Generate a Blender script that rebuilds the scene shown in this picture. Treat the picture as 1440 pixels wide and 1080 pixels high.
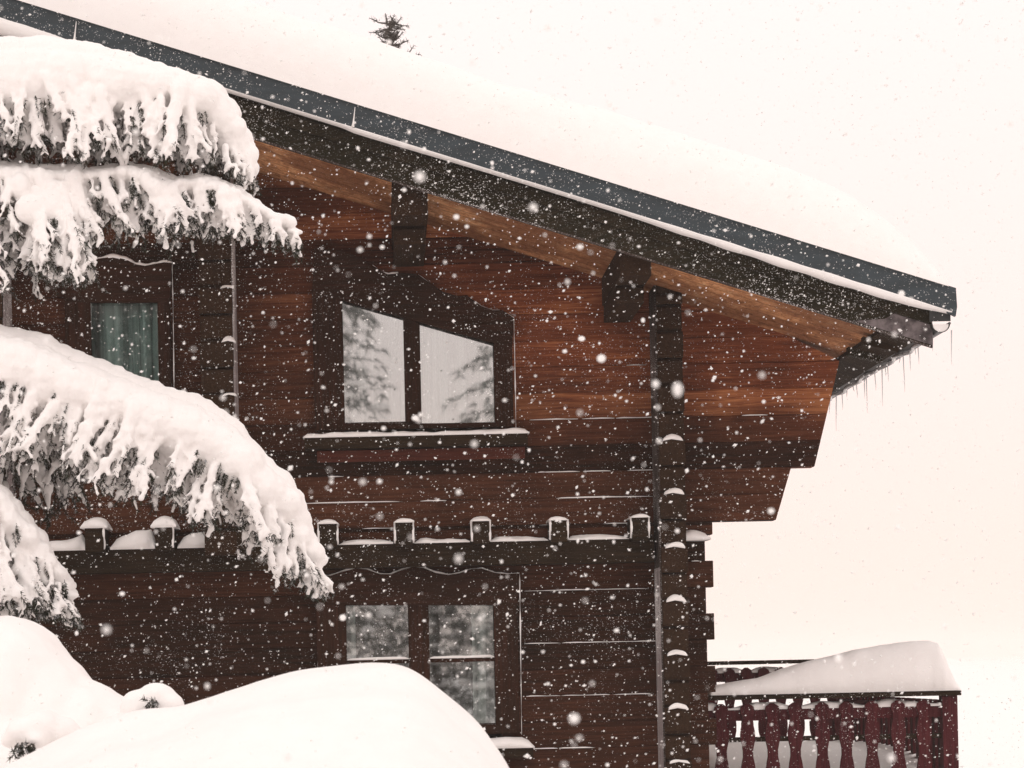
import bpy, math, random
import numpy as np
from mathutils import Vector, Matrix, noise as mnoise
for o in list(bpy.data.objects): bpy.data.objects.remove(o)
SC = bpy.context.scene
COL = SC.collection
RND = random.Random(11)

# ------------------------------------------------------------------ camera
F = 3600.0; U0 = 540.0; V0 = 940.0; D = 18.0; CZ = 1.6; ROLL = 0.021
cr, sr = math.cos(ROLL), math.sin(ROLL)
cd = bpy.data.cameras.new('camera'); cam = bpy.data.objects.new('camera', cd); COL.objects.link(cam)
cd.sensor_width = 36.0; cd.lens = 90.0
cd.shift_x = (720 - U0) / 1440.0; cd.shift_y = (V0 - 540) / 1440.0
cd.clip_start = 0.1; cd.clip_end = 3000
cd.dof.use_dof = True; cd.dof.focus_distance = 16.8; cd.dof.aperture_fstop = 9.0
cam.matrix_world = Matrix(((cr, sr, 0, 0), (0, 0, -1, -D), (-sr, cr, 0, CZ), (0, 0, 0, 1)))
SC.camera = cam

SC.cycles.volume_bounces = 3; SC.cycles.max_bounces = 8
# ------------------------------------------------------------------ world, sun, exposure
SC.view_settings.view_transform = 'Standard'; SC.view_settings.look = 'None'
SC.view_settings.gamma = 1; SC.view_settings.exposure = 0.0
SUN_EL, SUN_ROT = math.radians(50), math.radians(200)
w = bpy.data.worlds.new('World'); SC.world = w; w.use_nodes = True
nt = w.node_tree; nt.nodes.clear()
def N(t, **k):
    n = nt.nodes.new(t)
    for a, b in k.items(): setattr(n, a, b)
    return n
sky = N('ShaderNodeTexSky', sky_type='NISHITA', sun_disc=False, sun_elevation=SUN_EL, sun_rotation=SUN_ROT)
bg1 = N('ShaderNodeBackground'); bg1.inputs[1].default_value = 0.1
nt.links.new(sky.outputs[0], bg1.inputs[0])
tc = N('ShaderNodeTexCoord'); sx = N('ShaderNodeSeparateXYZ'); nt.links.new(tc.outputs['Generated'], sx.inputs[0])
ramp = N('ShaderNodeValToRGB'); nt.links.new(sx.outputs[2], ramp.inputs[0])
e = ramp.color_ramp.elements
e[0].position = 0.0; e[0].color = (1.13, 0.875, 0.79, 1)
e[1].position = 1.0; e[1].color = (1.22, 1.14, 1.10, 1)
x = e.new(0.25); x.color = (1.18, 1.04, 0.99, 1)
bg2 = N('ShaderNodeBackground'); nt.links.new(ramp.outputs[0], bg2.inputs[0]); bg2.inputs[1].default_value = 1.0
mx = N('ShaderNodeMixShader'); mx.inputs[0].default_value = 0.92
out = N('ShaderNodeOutputWorld')
nt.links.new(bg1.outputs[0], mx.inputs[1]); nt.links.new(bg2.outputs[0], mx.inputs[2]); nt.links.new(mx.outputs[0], out.inputs[0])
sl = bpy.data.lights.new('sun', 'SUN'); sl.energy = 0.5; sl.angle = math.radians(25); sl.color = (1, .95, .9)
so = bpy.data.objects.new('sun', sl); COL.objects.link(so)
# nishita: rotation measured clockwise from +Y
sd = Vector((math.sin(SUN_ROT) * math.cos(SUN_EL), math.cos(SUN_ROT) * math.cos(SUN_EL), math.sin(SUN_EL)))
so.rotation_euler = (-sd).to_track_quat('-Z', 'Y').to_euler()

# ------------------------------------------------------------------ helpers
def P(u, v, Y=0.0):
    """point of the place that stands at depth Y and is seen at photo pixel u, v"""
    du, dv = u - U0, V0 - v; d = D + Y
    return Vector(((du * cr + dv * sr) * d / F, Y, CZ + (-du * sr + dv * cr) * d / F))
def proj(p):
    d = p[1] + D; x = p[0] * F / d; z = (p[2] - CZ) * F / d
    return U0 + x * cr - z * sr, V0 - (x * sr + z * cr)

class MB:
    def __init__(s): s.v = []; s.f = []
    def poly(s, pts):
        b = len(s.v); s.v += [tuple(p) for p in pts]; s.f.append(tuple(range(b, b + len(pts))))
    def box(s, x0, x1, y0, y1, z0, z1):
        s.hexa([(x0, z0), (x1, z0), (x1, z1), (x0, z1)], y0, y1)
    def hexa(s, xz, y0, y1):
        """prism of an x-z outline between two depths"""
        n = len(xz); b = len(s.v)
        s.v += [(x, y0, z) for x, z in xz] + [(x, y1, z) for x, z in xz]
        s.f.append(tuple(range(b, b + n))); s.f.append(tuple(range(b + 2 * n - 1, b + n - 1, -1)))
        for i in range(n):
            j = (i + 1) % n; s.f.append((b + j, b + i, b + n + i, b + n + j))
    def cham(s, x0b, x1b, x0t, x1t, y0, y1, z0, z1, c=0.014):
        """hewn log: front edges chamfered; separate ends at bottom and top"""
        b = len(s.v)
        def xx(z, side):
            t = (z - z0) / (z1 - z0); return (x0b + (x0t - x0b) * t) if side == 0 else (x1b + (x1t - x1b) * t)
        prof = [(y1, z0), (y0 + c, z0), (y0, z0 + c), (y0, z1 - c), (y0 + c, z1), (y1, z1)]
        n = len(prof)
        nseg = max(1, int((x1b - x0b) / 0.5))
        for k in range(nseg + 1):
            t = k / nseg
            for y, z in prof:
                xa = xx(z, 0); xb = xx(z, 1)
                s.v.append((xa + (xb - xa) * t, y + (0.004 * mnoise.noise(Vector((xa + (xb - xa) * t, z * 7, 3))) if y < y1 - 1e-4 else 0), z))
        for k in range(nseg):
            a = b + k * n; c2 = a + n
            for i in range(n):
                j = (i + 1) % n; s.f.append((a + i, a + j, c2 + j, c2 + i))
        s.f.append(tuple(range(b + n - 1, b - 1, -1))); a = b + nseg * n; s.f.append(tuple(range(a, a + n)))
    def ball(s, c, r, nu=10, nv=7, rot=None):
        b = len(s.v); c = Vector(c); r = Vector(r) if hasattr(r, '__len__') else Vector((r, r, r))
        def T(p):
            p = Vector((p[0] * r[0], p[1] * r[1], p[2] * r[2]))
            if rot is not None: p = rot @ p
            return tuple(c + p)
        s.v.append(T((0, 0, 1)))
        for i in range(1, nv):
            th = math.pi * i / nv
            for j in range(nu):
                ph = 2 * math.pi * j / nu; s.v.append(T((math.sin(th) * math.cos(ph), math.sin(th) * math.sin(ph), math.cos(th))))
        s.v.append(T((0, 0, -1))); last = len(s.v) - 1
        for j in range(nu): s.f.append((b, b + 1 + j, b + 1 + (j + 1) % nu))
        for i in range(nv - 2):
            a = b + 1 + i * nu
            for j in range(nu): s.f.append((a + j, a + nu + j, a + nu + (j + 1) % nu, a + (j + 1) % nu))
        a = b + 1 + (nv - 2) * nu
        for j in range(nu): s.f.append((last, a + (j + 1) % nu, a + j))
    def tube(s, pts, rad, n=6):
        b = len(s.v); pts = [Vector(p) for p in pts]
        rad = rad if hasattr(rad, '__len__') else [rad] * len(pts)
        for k, p in enumerate(pts):
            t = (pts[min(k + 1, len(pts) - 1)] - pts[max(k - 1, 0)]).normalized()
            a = t.cross(Vector((0, 1, 0)) if abs(t.y) < .9 else Vector((1, 0, 0))).normalized(); q = t.cross(a)
            for j in range(n):
                h = 2 * math.pi * j / n; s.v.append(tuple(p + (a * math.cos(h) + q * math.sin(h)) * rad[k]))
        for k in range(len(pts) - 1):
            for j in range(n):
                A = b + k * n; s.f.append((A + j, A + (j + 1) % n, A + n + (j + 1) % n, A + n + j))
        s.f.append(tuple(range(b + n - 1, b - 1, -1))); A = b + (len(pts) - 1) * n; s.f.append(tuple(range(A, A + n)))
    def ridge(s, pts, y0, y1, nc=10, seed=0, amp=0.006, step=0.03, under=0.0):
        """snow lying along x: pts = (x, base z, top z); rounded cross-section between depths y0 and y1"""
        xs = []; 
        for (a, b_) in zip(pts[:-1], pts[1:]):
            n = max(1, int((b_[0] - a[0]) / step))
            for k in range(n):
                t = k / n; ts = t * t * (3 - 2 * t)
                xs.append((a[0] + (b_[0] - a[0]) * t, a[1] + (b_[1] - a[1]) * t, a[2] + (b_[2] - a[2]) * ts))
        xs.append(pts[-1]); b = len(s.v); L = xs[-1][0] - xs[0][0]
        for (x, zb, zt) in xs:
            e = min(x - xs[0][0], xs[-1][0] - x); rr = min(0.04, L * .3); ed = math.sqrt(max(0.0, 1 - (1 - min(e / rr, 1)) ** 2)) if rr > 0 else 1
            h = (zt - zb) * (0.25 + .75 * ed)
            for k in range(nc + 1):
                a = math.pi * k / nc; cy = -math.cos(a); cy = math.copysign(abs(cy) ** .6, cy); cz = math.sin(a) ** .6 if math.sin(a) > 0 else 0
                nz = mnoise.noise(Vector((x * 9 + seed, k * .35, seed))) * amp
                yy = (y0 + y1) / 2 + cy * (y1 - y0) / 2 
                s.v.append((x, yy - (nz if k < nc / 2 else 0), zb + h * cz + (nz if 0 < k < nc else 0) - (under if k in (0,) else 0)))
        n = nc + 1
        for i in range(len(xs) - 1):
            for k in range(nc):
                A = b + i * n + k; s.f.append((A, A + 1, A + n + 1, A + n))
            s.f.append((b + i * n, b + (i + 1) * n, b + (i + 1) * n + nc, b + i * n + nc))
        s.f.append(tuple(range(b, b + n))); A = b + (len(xs) - 1) * n; s.f.append(tuple(range(A + n - 1, A - 1, -1)))

WL = {}
def wloc(o): return WL.get(o.name, Vector((0, 0, 0)))
def obj(name, mb, m, parent=None, smooth=False, origin=None):
    v = mb.v
    if origin is None:
        a = np.array(v); origin = Vector((a.min(0) + a.max(0)) / 2)
    origin = Vector(origin)
    me = bpy.data.meshes.new(name); me.from_pydata([(p[0] - origin.x, p[1] - origin.y, p[2] - origin.z) for p in v], [], mb.f)
    me.update()
    for mm in (m if isinstance(m, (list, tuple)) else [m]): me.materials.append(mm)
    if smooth: me.polygons.foreach_set('use_smooth', [True] * len(me.polygons))
    o = bpy.data.objects.new(name, me); COL.objects.link(o)
    WL[o.name] = origin
    if parent is not None:
        o.parent = parent; o.location = origin - wloc(parent)
    else: o.location = origin
    return o
def fixnormals(o):
    import bmesh
    bm = bmesh.new(); bm.from_mesh(o.data); bmesh.ops.recalc_face_normals(bm, faces=bm.faces); bm.to_mesh(o.data); bm.free(); return o
def thing(name, label, cat, loc=(0, 0, 0), group=None):
    o = bpy.data.objects.new(name, None); COL.objects.link(o); o.location = loc; WL[o.name] = Vector(loc)
    o.empty_display_size = .2
    return tag(o, label, cat, group)
def tag(o, label=None, cat=None, group=None, kind=None):
    if label: o['label'] = label
    if cat: o['category'] = cat
    if group: o['group'] = group
    if kind: o['kind'] = kind
    return o
def part(name, loc, parent):
    o = bpy.data.objects.new(name, None); COL.objects.link(o); o.parent = parent
    WL[o.name] = Vector(loc); o.location = Vector(loc) - wloc(parent); o.empty_display_size = .1; return o
def remesh(o, voxel, smooth=3, disp=None):
    m = o.modifiers.new('r', 'REMESH'); m.mode = 'VOXEL'; m.voxel_size = voxel; m.use_smooth_shade = True
    if smooth:
        s = o.modifiers.new('s', 'SMOOTH'); s.factor = .6; s.iterations = smooth
    if disp:
        for k, (size, strength) in enumerate(disp):
            t = bpy.data.textures.new('snow_lumps', 'CLOUDS'); t.noise_scale = size; t.noise_depth = 2
            d = o.modifiers.new('d', 'DISPLACE'); d.texture = t; d.texture_coords = 'GLOBAL'; d.strength = strength; d.mid_level = .5
    return o

# ------------------------------------------------------------------ materials
def mat(name):
    m = bpy.data.materials.new(name); m.use_nodes = True; t = m.node_tree; t.nodes.clear()
    return m, t
class G:
    """tiny node-graph helper"""
    def __init__(s, t): s.t = t; s.pos = s.n('ShaderNodeNewGeometry').outputs['Position']
    def n(s, ty, **k):
        a = s.t.nodes.new(ty)
        for q, v in k.items(): setattr(a, q, v)
        return a
    def L(s, a, b): s.t.links.new(a, b)
    def setv(s, sock, v):
        if hasattr(v, 'is_output'): s.L(v, sock)
        else: sock.default_value = v
    def m(s, op, a, b=0.0, c=0.0, clamp=False):
        q = s.n('ShaderNodeMath', operation=op); q.use_clamp = clamp
        for i, v in enumerate((a, b, c)): s.setv(q.inputs[i], v)
        return q.outputs[0]
    def mp(s, scale, rot=(0, 0, 0), loc=(0, 0, 0), vec=None):
        q = s.n('ShaderNodeMapping'); s.L(vec or s.pos, q.inputs[0]); q.inputs['Scale'].default_value = scale
        q.inputs['Rotation'].default_value = rot; q.inputs['Location'].default_value = loc; return q.outputs[0]
    def noise(s, vec, sc, det=3, rough=.55, dist=0):
        q = s.n('ShaderNodeTexNoise'); s.L(vec, q.inputs['Vector']); q.inputs['Scale'].default_value = sc
        q.inputs['Detail'].default_value = det; q.inputs['Roughness'].default_value = rough; q.inputs['Distortion'].default_value = dist
        return q.outputs['Fac']
    def sm(s, x, a, b, lo=0.0, hi=1.0):
        q = s.n('ShaderNodeMapRange', interpolation_type='SMOOTHSTEP'); s.setv(q.inputs[0], x)
        for i, v in ((1, a), (2, b), (3, lo), (4, hi)): s.setv(q.inputs[i], v)
        return q.outputs[0]
    def mix(s, f, a, b):
        q = s.n('ShaderNodeMix', data_type='RGBA'); s.setv(q.inputs[0], f); s.setv(q.inputs[6], a); s.setv(q.inputs[7], b); return q.outputs[2]
    def ramp(s, f, stops):
        q = s.n('ShaderNodeValToRGB'); s.L(f, q.inputs[0]); e = q.color_ramp.elements
        e[0].position, e[0].color = stops[0][0], (*stops[0][1], 1); e[1].position, e[1].color = stops[-1][0], (*stops[-1][1], 1)
        for p, c in stops[1:-1]: x = e.new(p); x.color = (*c, 1)
        return q.outputs[0]
    def bump(s, h, st, dist=.01, nrm=None):
        q = s.n('ShaderNodeBump'); s.L(h, q.inputs['Height']); q.inputs['Strength'].default_value = st; q.inputs['Distance'].default_value = dist
        if nrm: s.L(nrm, q.inputs['Normal'])
        return q.outputs[0]
    def out(s, col, rough=.8, nrm=None, spec=.3, **k):
        b = s.n('ShaderNodeBsdfPrincipled'); s.setv(b.inputs['Base Color'], col); s.setv(b.inputs['Roughness'], rough)
        b.inputs['Specular IOR Level'].default_value = spec
        if nrm: s.L(nrm, b.inputs['Normal'])
        for q, v in k.items(): s.setv(b.inputs[q.replace('_', ' ')], v)
        o = s.n('ShaderNodeOutputMaterial'); s.L(b.outputs[0], o.inputs[0]); return b

SNOWC = (.92, .905, .895)
def mat_snow():
    m, t = mat('snow'); g = G(t)
    a = g.noise(g.pos, 9, 5, .6); b = g.noise(g.pos, 90, 3, .6)
    h = g.m('ADD', g.m('MULTIPLY', a, 1.0), g.m('MULTIPLY', b, .22))
    g.out(g.mix(g.sm(a, .3, .7), (.91, .875, .855, 1), (.93, .90, .882, 1)), .75, g.bump(h, .35, .02), .2)
    return m
def wood(name, dark, mid, light, axis='x', frost=.5, warm=None, plank=None, fthr=.66, gs=1.0, rough=.75, slope=0.0, knots=False):
    """weathered stained wood; axis = grain direction; warm = (dark, light) colours of the boards the roof keeps dry"""
    m, t = mat(name); g = G(t)
    sc = {'x': (1.3, 9, 34), 'z': (34, 9, 1.3), 'y': (30, 1.3, 30)}[axis]
    vec = g.mp(sc, (0, slope, 0)) if not slope else g.mp(sc, vec=g.mp((1, 1, 1), (0, slope, 0)))
    gr = g.noise(vec, 1.6 * gs, 7, .62, .8); fine = g.noise(vec, 6 * gs, 3, .6)
    blot = g.noise(g.pos, 1.7, 4, .6); 
    k = g.m('ADD', g.m('MULTIPLY', gr, .55), g.m('ADD', g.m('MULTIPLY', blot, .3), g.m('MULTIPLY', fine, .15)))
    sp = g.n('ShaderNodeSeparateXYZ'); g.L(g.pos, sp.inputs[0])
    pl = None
    if plank:
        zz0 = g.m('SUBTRACT', sp.outputs[2], g.m('MULTIPLY', g.m('GREATER_THAN', sp.outputs[2], 2.56), .0925)); idx = g.m('FLOOR', g.m('DIVIDE', g.m('SUBTRACT', zz0, plank[0]), plank[1]))
        wn = g.n('ShaderNodeTexWhiteNoise', noise_dimensions='1D'); g.L(idx, wn.inputs['W']); pl = wn.outputs['Value']
        k = g.m('ADD', k, g.m('MULTIPLY', g.m('SUBTRACT', pl, .5), .28))
    col = g.ramp(k, [(.28, dark), (.5, mid), (.74, light)])
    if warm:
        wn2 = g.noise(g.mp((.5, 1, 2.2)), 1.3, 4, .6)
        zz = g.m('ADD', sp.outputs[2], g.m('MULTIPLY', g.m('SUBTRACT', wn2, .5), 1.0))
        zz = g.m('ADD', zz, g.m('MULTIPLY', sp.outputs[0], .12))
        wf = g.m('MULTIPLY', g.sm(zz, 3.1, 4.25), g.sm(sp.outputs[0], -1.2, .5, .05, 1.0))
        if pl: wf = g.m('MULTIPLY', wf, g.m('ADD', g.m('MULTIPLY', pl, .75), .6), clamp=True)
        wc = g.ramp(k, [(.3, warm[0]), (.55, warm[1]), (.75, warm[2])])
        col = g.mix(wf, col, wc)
    if knots:
        vo = g.n('ShaderNodeTexVoronoi'); g.L(g.mp((1, 1, 1), (0, .33, 0)), vo.inputs['Vector']); vo.inputs['Scale'].default_value = 4.2
        col = g.mix(g.sm(g.m('ADD', vo.outputs['Distance'], g.m('MULTIPLY', g.noise(g.pos, 30, 2), .10)), .10, .15, .85, 0), col, (.05, .02, .010, 1))
        # board seams across the soffit
        sy = g.m('FRACT', g.m('MULTIPLY', sp.outputs[1], 5.5)); col = g.mix(g.sm(sy, .03, .06, .9, 0), col, (.02, .01, .006, 1))
        # darker reddish patches, scattered by noise
        col = g.mix(g.sm(g.noise(g.mp((.8, 1, 2)), 1.5, 4, .6), .45, .62, .7, 0), col, (.12, .035, .015, 1))
    if frost:
        # powder snow blown against the boards and caught in the grain
        spk = g.sm(g.noise(g.mp((1, 1, 1.5)), 95, 2, .5), fthr, fthr + .05)
        msk = g.sm(g.noise(g.pos, 1.4, 4, .6), .46, .66)
        if plank: msk = g.m('ADD', msk, g.m('MULTIPLY', g.m('MULTIPLY', g.sm(sp.outputs[0], -.75, -1.2), g.sm(sp.outputs[2], 2.5, 2.7)), g.m('MULTIPLY', g.noise(g.pos, 3.5, 3), 1.3)), clamp=True)
        fr = g.m('MULTIPLY', spk, g.m('ADD', g.m('MULTIPLY', msk, .9), .12), clamp=True)
        fr = g.m('MULTIPLY', fr, frost, clamp=True)
        col = g.mix(fr, col, (*SNOWC, 1))
    g.out(col, rough, g.bump(g.m('ADD', gr, g.m('MULTIPLY', fine, .4)), .6, .008), .06)
    return m
M = {}
M['snow'] = mat_snow()
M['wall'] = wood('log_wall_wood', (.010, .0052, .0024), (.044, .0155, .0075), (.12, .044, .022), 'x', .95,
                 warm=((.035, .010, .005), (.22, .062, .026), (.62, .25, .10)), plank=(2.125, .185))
M['logend'] = wood('log_end_wood', (.009, .0055, .0025), (.030, .015, .0075), (.06, .03, .015), 'y', .9)
M['side'] = wood('frosted_log_side', (.012, .007, .005), (.045, .030, .024), (.15, .12, .11), 'z', 1.0, fthr=.545)
M['rime'] = wood('rimed_log_side', (.05, .04, .04), (.30, .25, .25), (.6, .55, .54), 'z', 1.0, fthr=.48)
M['dark'] = wood('dark_beam_wood', (.008, .0055, .0028), (.022, .013, .0065), (.05, .028, .014), 'x', .8)
M['barge'] = wood('barge_board_wood', (.009, .008, .004), (.018, .0145, .0075), (.06, .042, .028), 'x', .9, slope=.33, fthr=.62)
M['casing'] = wood('window_casing_wood', (.009, .005, .0025), (.028, .0115, .006), (.07, .024, .014), 'z', .5)
M['casingh'] = wood('window_casing_wood_flat', (.009, .005, .0025), (.028, .0115, .006), (.07, .024, .014), 'x', .5)
M['soffit'] = wood('soffit_boards_wood', (.07, .026, .011), (.66, .31, .14), (.95, .68, .40), 'x', .5, slope=.33, gs=.8, knots=True)
M['red'] = wood('red_stained_wood', (.020, .004, .005), (.066, .012, .015), (.12, .027, .029), 'z', .6)
def simple(name, col, rough=.6, spec=.4, metal=0, sc=20, var=.25, bump=.1):
    m, t = mat(name); g = G(t); n = g.noise(g.pos, sc, 5)
    a = tuple(c * (1 - var) for c in col) + (1,); b = tuple(min(1, c * (1 + var)) for c in col) + (1,)
    g.out(g.mix(g.sm(n, .3, .7), a, b), rough, g.bump(n, bump, .01), spec, Metallic=metal); return m
m, t = mat('grey_sheet_metal'); g = G(t)
n1 = g.noise(g.mp((1, 1, 6), (0, .33, 0)), 3, 5); spk = g.sm(g.noise(g.pos, 110, 2, .5), .66, .70)
msk = g.sm(g.noise(g.pos, 2, 3), .35, .7, .1, .9)
col = g.mix(g.sm(n1, .3, .7), (.010, .020, .026, 1), (.021, .036, .045, 1))
g.out(g.mix(g.m('MULTIPLY', spk, msk), col, (*SNOWC, 1)), .42, g.bump(n1, .15, .01), .5); M['metal'] = m
M['gutter'] = simple('gutter_metal', (.02, .024, .025), .4)
M['dark_in'] = simple('interior_plaster', (.12, .09, .07), .9)
M['joint'] = simple('dark_joint', (.006, .004, .003), .9)
M['bark'] = simple('spruce_bark', (.05, .035, .028), .9, sc=30, var=.5, bump=.6)
m, t = mat('spruce_needles'); g = G(t)
n1 = g.noise(g.pos, 14, 3); fr = g.m('MULTIPLY', g.sm(g.noise(g.pos, 45, 2), .54, .62), .5)
col = g.mix(g.sm(n1, .3, .7), (.008, .011, .006, 1), (.032, .036, .018, 1))
g.out(g.mix(fr, col, (.75, .76, .77, 1)), .7, None, .2); M['needle'] = m
m, t = mat('bare_needles'); g = G(t)
g.out(g.mix(g.sm(g.noise(g.pos, 8, 3), .3, .7), (.05, .04, .035, 1), (.10, .085, .075, 1)), .8, None, .2); M['needle2'] = m
m, t = mat('ice'); g = G(t)
b = g.out((.62, .62, .63, 1), .15, None, .5, Transmission_Weight=.55, IOR=1.31); M['ice'] = m
m, t = mat('falling_flakes'); g = G(t)
d1 = g.n('ShaderNodeBsdfDiffuse'); d1.inputs[0].default_value = (.99, .98, .97, 1)
d2 = g.n('ShaderNodeBsdfTranslucent'); d2.inputs[0].default_value = (.99, .98, .97, 1)
ms = g.n('ShaderNodeMixShader'); ms.inputs[0].default_value = .45; g.L(d1.outputs[0], ms.inputs[1]); g.L(d2.outputs[0], ms.inputs[2])
oo = g.n('ShaderNodeOutputMaterial'); g.L(ms.outputs[0], oo.inputs[0]); M['flake'] = m
def glassm(name, refl):
    m, t = mat(name); g = G(t)
    a = g.n('ShaderNodeBsdfTransparent'); a.inputs[0].default_value = (.88, .92, .91, 1)
    b = g.n('ShaderNodeBsdfGlossy'); b.inputs['Roughness'].default_value = .02; b.inputs[0].default_value = (.95, .97, .98, 1)
    n = g.noise(g.pos, 2.2, 2); g.L(g.bump(n, .012, .02), b.inputs['Normal'])
    fr = g.n('ShaderNodeFresnel'); fr.inputs[0].default_value = 1.5
    s = g.n('ShaderNodeMixShader'); g.L(g.m('ADD', fr.outputs[0], refl, clamp=True), s.inputs[0])
    g.L(a.outputs[0], s.inputs[1]); g.L(b.outputs[0], s.inputs[2])
    o = g.n('ShaderNodeOutputMaterial'); g.L(s.outputs[0], o.inputs[0]); return m
M['glass'] = glassm('window_glass', .36)
M['glass_low'] = glassm('window_glass_lower', .24)
M['glass_dim'] = glassm('window_glass_plain', .02)
def cloth(name, col, tr):
    m, t = mat(name); g = G(t)
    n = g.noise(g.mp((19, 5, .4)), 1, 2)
    c = g.mix(g.sm(n, .40, .60), tuple(v * .42 for v in col) + (1,), (*col, 1))  # dark vertical streaks paint the shading of the folds into the cloth colour
    a = g.n('ShaderNodeBsdfDiffuse'); b = g.n('ShaderNodeBsdfTranslucent'); g.L(c, a.inputs[0]); g.L(c, b.inputs[0])
    s = g.n('ShaderNodeMixShader'); s.inputs[0].default_value = tr; g.L(a.outputs[0], s.inputs[1]); g.L(b.outputs[0], s.inputs[2])
    o = g.n('ShaderNodeOutputMaterial'); g.L(s.outputs[0], o.inputs[0]); return m
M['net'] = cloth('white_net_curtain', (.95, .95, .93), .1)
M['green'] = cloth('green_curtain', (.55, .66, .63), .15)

# ------------------------------------------------------------------ ground (one sheet, snow, to the horizon)
def ground():
    g = MB(); xs = [-1990, -700, -300, -120, -60, -40] + [-30 + 1.0 * i for i in range(61)] + [40, 60, 120, 300, 700, 1990]
    ys = [-1090, -400, -150, -80] + [-50 + 1.25 * i for i in range(70)] + [50, 80, 150, 400, 900, 2490]
    for y in ys:
        for x in xs:
            z = .18 * mnoise.noise(Vector((x * .16, y * .16, 0))) + .05 * mnoise.noise(Vector((x * .7, y * .7, 4)))
            g.v.append((x, y, z - .05))
    n = len(xs)
    for j in range(len(ys) - 1):
        for i in range(n - 1):
            a = j * n + i; g.f.append((a, a + 1, a + n + 1, a + n))
    tag(obj('ground', g, M['snow'], smooth=True, origin=(0, 0, 0)), 'deep even snow covering the ground', None, kind='structure')
ground()

# ------------------------------------------------------------------ chalet
CH = thing('chalet', 'dark brown log chalet with wide snow-laden roof', 'house', (0, 0, 0))
YB = -1.5                                            # barge board front plane
A = P(360, 194, YB); B = P(1310, 486, YB)
K = (A.z - B.z) / (B.x - A.x)                        # roof pitch
def zb(x): return A.z - K * (x - A.x)                # barge board's lower edge
XR = -6.2                                            # ridge
SOF = .05
def zs(x): return (zb(x) if x >= XR else zb(2 * XR - x)) + SOF
XE = P(1325, 470, -1.6).x                            # eave line
LH = .185; Z0 = 2.125
def xroof(z): return A.x + (A.z + SOF - z) / K       # where soffit meets height z (right slope)
# --- gable wall of hewn logs
c1 = P(1170, 552); c2 = P(1146, 653); c3 = P(1113, 656); c4 = P(1091, 731); cl = P(1014, 735); 
XW = -11.5
def xend(z, n):
    if z >= c1.z: return min(xroof(z) , c1.x + .0 + (z - c1.z) * .25)
    if z > (c2.z + c3.z) / 2: return c2.x + (c1.x - c2.x) * (z - c2.z) / (c1.z - c2.z)
    if z > c4.z: return c4.x + (c3.x - c4.x) * (z - c4.z) / (c3.z - c4.z)
    return (P(1005, 900).x if n % 2 == 0 else P(994, 900).x)
# openings: (x0, x1, z bottom, function top(x))
def opening(ul, ur, vb, vtl, vtr, grow=.03):
    a = P(ul, vtl); b = P(ur, vtr); z0 = P((ul + ur) / 2, vb).z
    return (a.x - grow, b.x + grow, z0 - grow, lambda x: a.z + (b.z - a.z) * (x - a.x) / (b.x - a.x) + grow)
OPEN = [opening(485, 696, 597, 425, 482), opening(490, 697, 1020, 850, 852), opening(130, 225, 560, 427, 428)]
wl = MB(); js = MB()
breaks = sorted({c4.z, (c2.z + c3.z) / 2, c1.z})
ZU = c4.z                                            # the upper storey's courses start anew at the corbels
zl = [Z0 + LH * k for k in range(-13, 3)] + [ZU + LH * k for k in range(0, 30)]
kt = list(range(-13, 3)) + list(range(4, 34))
for k, za, zt in zip(kt, zl[:-1], zl[1:]):
    if za < -.2: continue
    # round corbel breaks to courses
    zm = (za + zt) / 2
    if zm >= c1.z: e0, e1 = xend(max(za, c1.z), k), xend(zt, k)
    elif zm > (c2.z + c3.z) / 2: e0, e1 = [c2.x + (c1.x - c2.x) * (z - c2.z) / (c1.z - c2.z) for z in (za, zt)]
    elif zm > c4.z: e0, e1 = [c4.x + (c3.x - c4.x) * (z - c4.z) / (c3.z - c4.z) for z in (za, zt)]
    else: e0 = e1 = xend(zm, k)
    lx0 = max(XW, 2 * XR - xroof(za) ); lx1 = max(XW, 2 * XR - xroof(zt))
    if e1 < lx1 + .3: break
    if zt - za < .03: continue
    segs = [(lx0, e0, lx1, e1)]
    for (ox0, ox1, oz, top) in OPEN:
        if zt <= oz or za >= max(top(ox0), top(ox1)): continue
        # part of the opening that reaches into this course
        xs_ = [ox0 + (ox1 - ox0) * i / 60 for i in range(61)]; ins = [q for q in xs_ if top(q) > za + .01]
        if not ins: continue
        a_, b_ = min(ins), max(ins); new = []
        for (s0, s1, t0, t1) in segs:
            if a_ > s0 and b_ < s1: new += [(s0, a_, t0, a_), (b_, s1, b_, t1)]
            else: new.append((s0, s1, t0, t1))
        segs = new
    for (s0, s1, t0, t1) in segs:
        wl.cham(s0, s1, t0, t1, .004 * math.sin(k * 2.7), .16, za, zt, .007)
wall = fixnormals(obj('wall', wl, M['wall'], CH))
# dark core behind the logs of the joints is the logs' own chamfer; side and back walls close the house
XC = P(942, 900).x
sw = MB(); sw.box(XC - .08, XC + .08, .16, 9, -.2, zs(XC) - .02); sw.box(XW, XC - .08, 8.84, 9, -.2, zs(XC)); sw.box(XW, XW + .16, .16, 8.84, -.2, zs(XC) - .3)
sw.box(XW + .16, XC - .08, .18, 8.84, 2.62, 2.8)
# window openings' rooms: floors and an inner wall keep them dark
sw.box(XW + .16, XC - .08, 2.4, 2.5, -.2, 2.62); sw.box(XW + .16, XC - .08, 2.4, 2.5, 2.8, zs(XC))
obj('side_wall', sw, M['dark_in'], CH)

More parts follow.
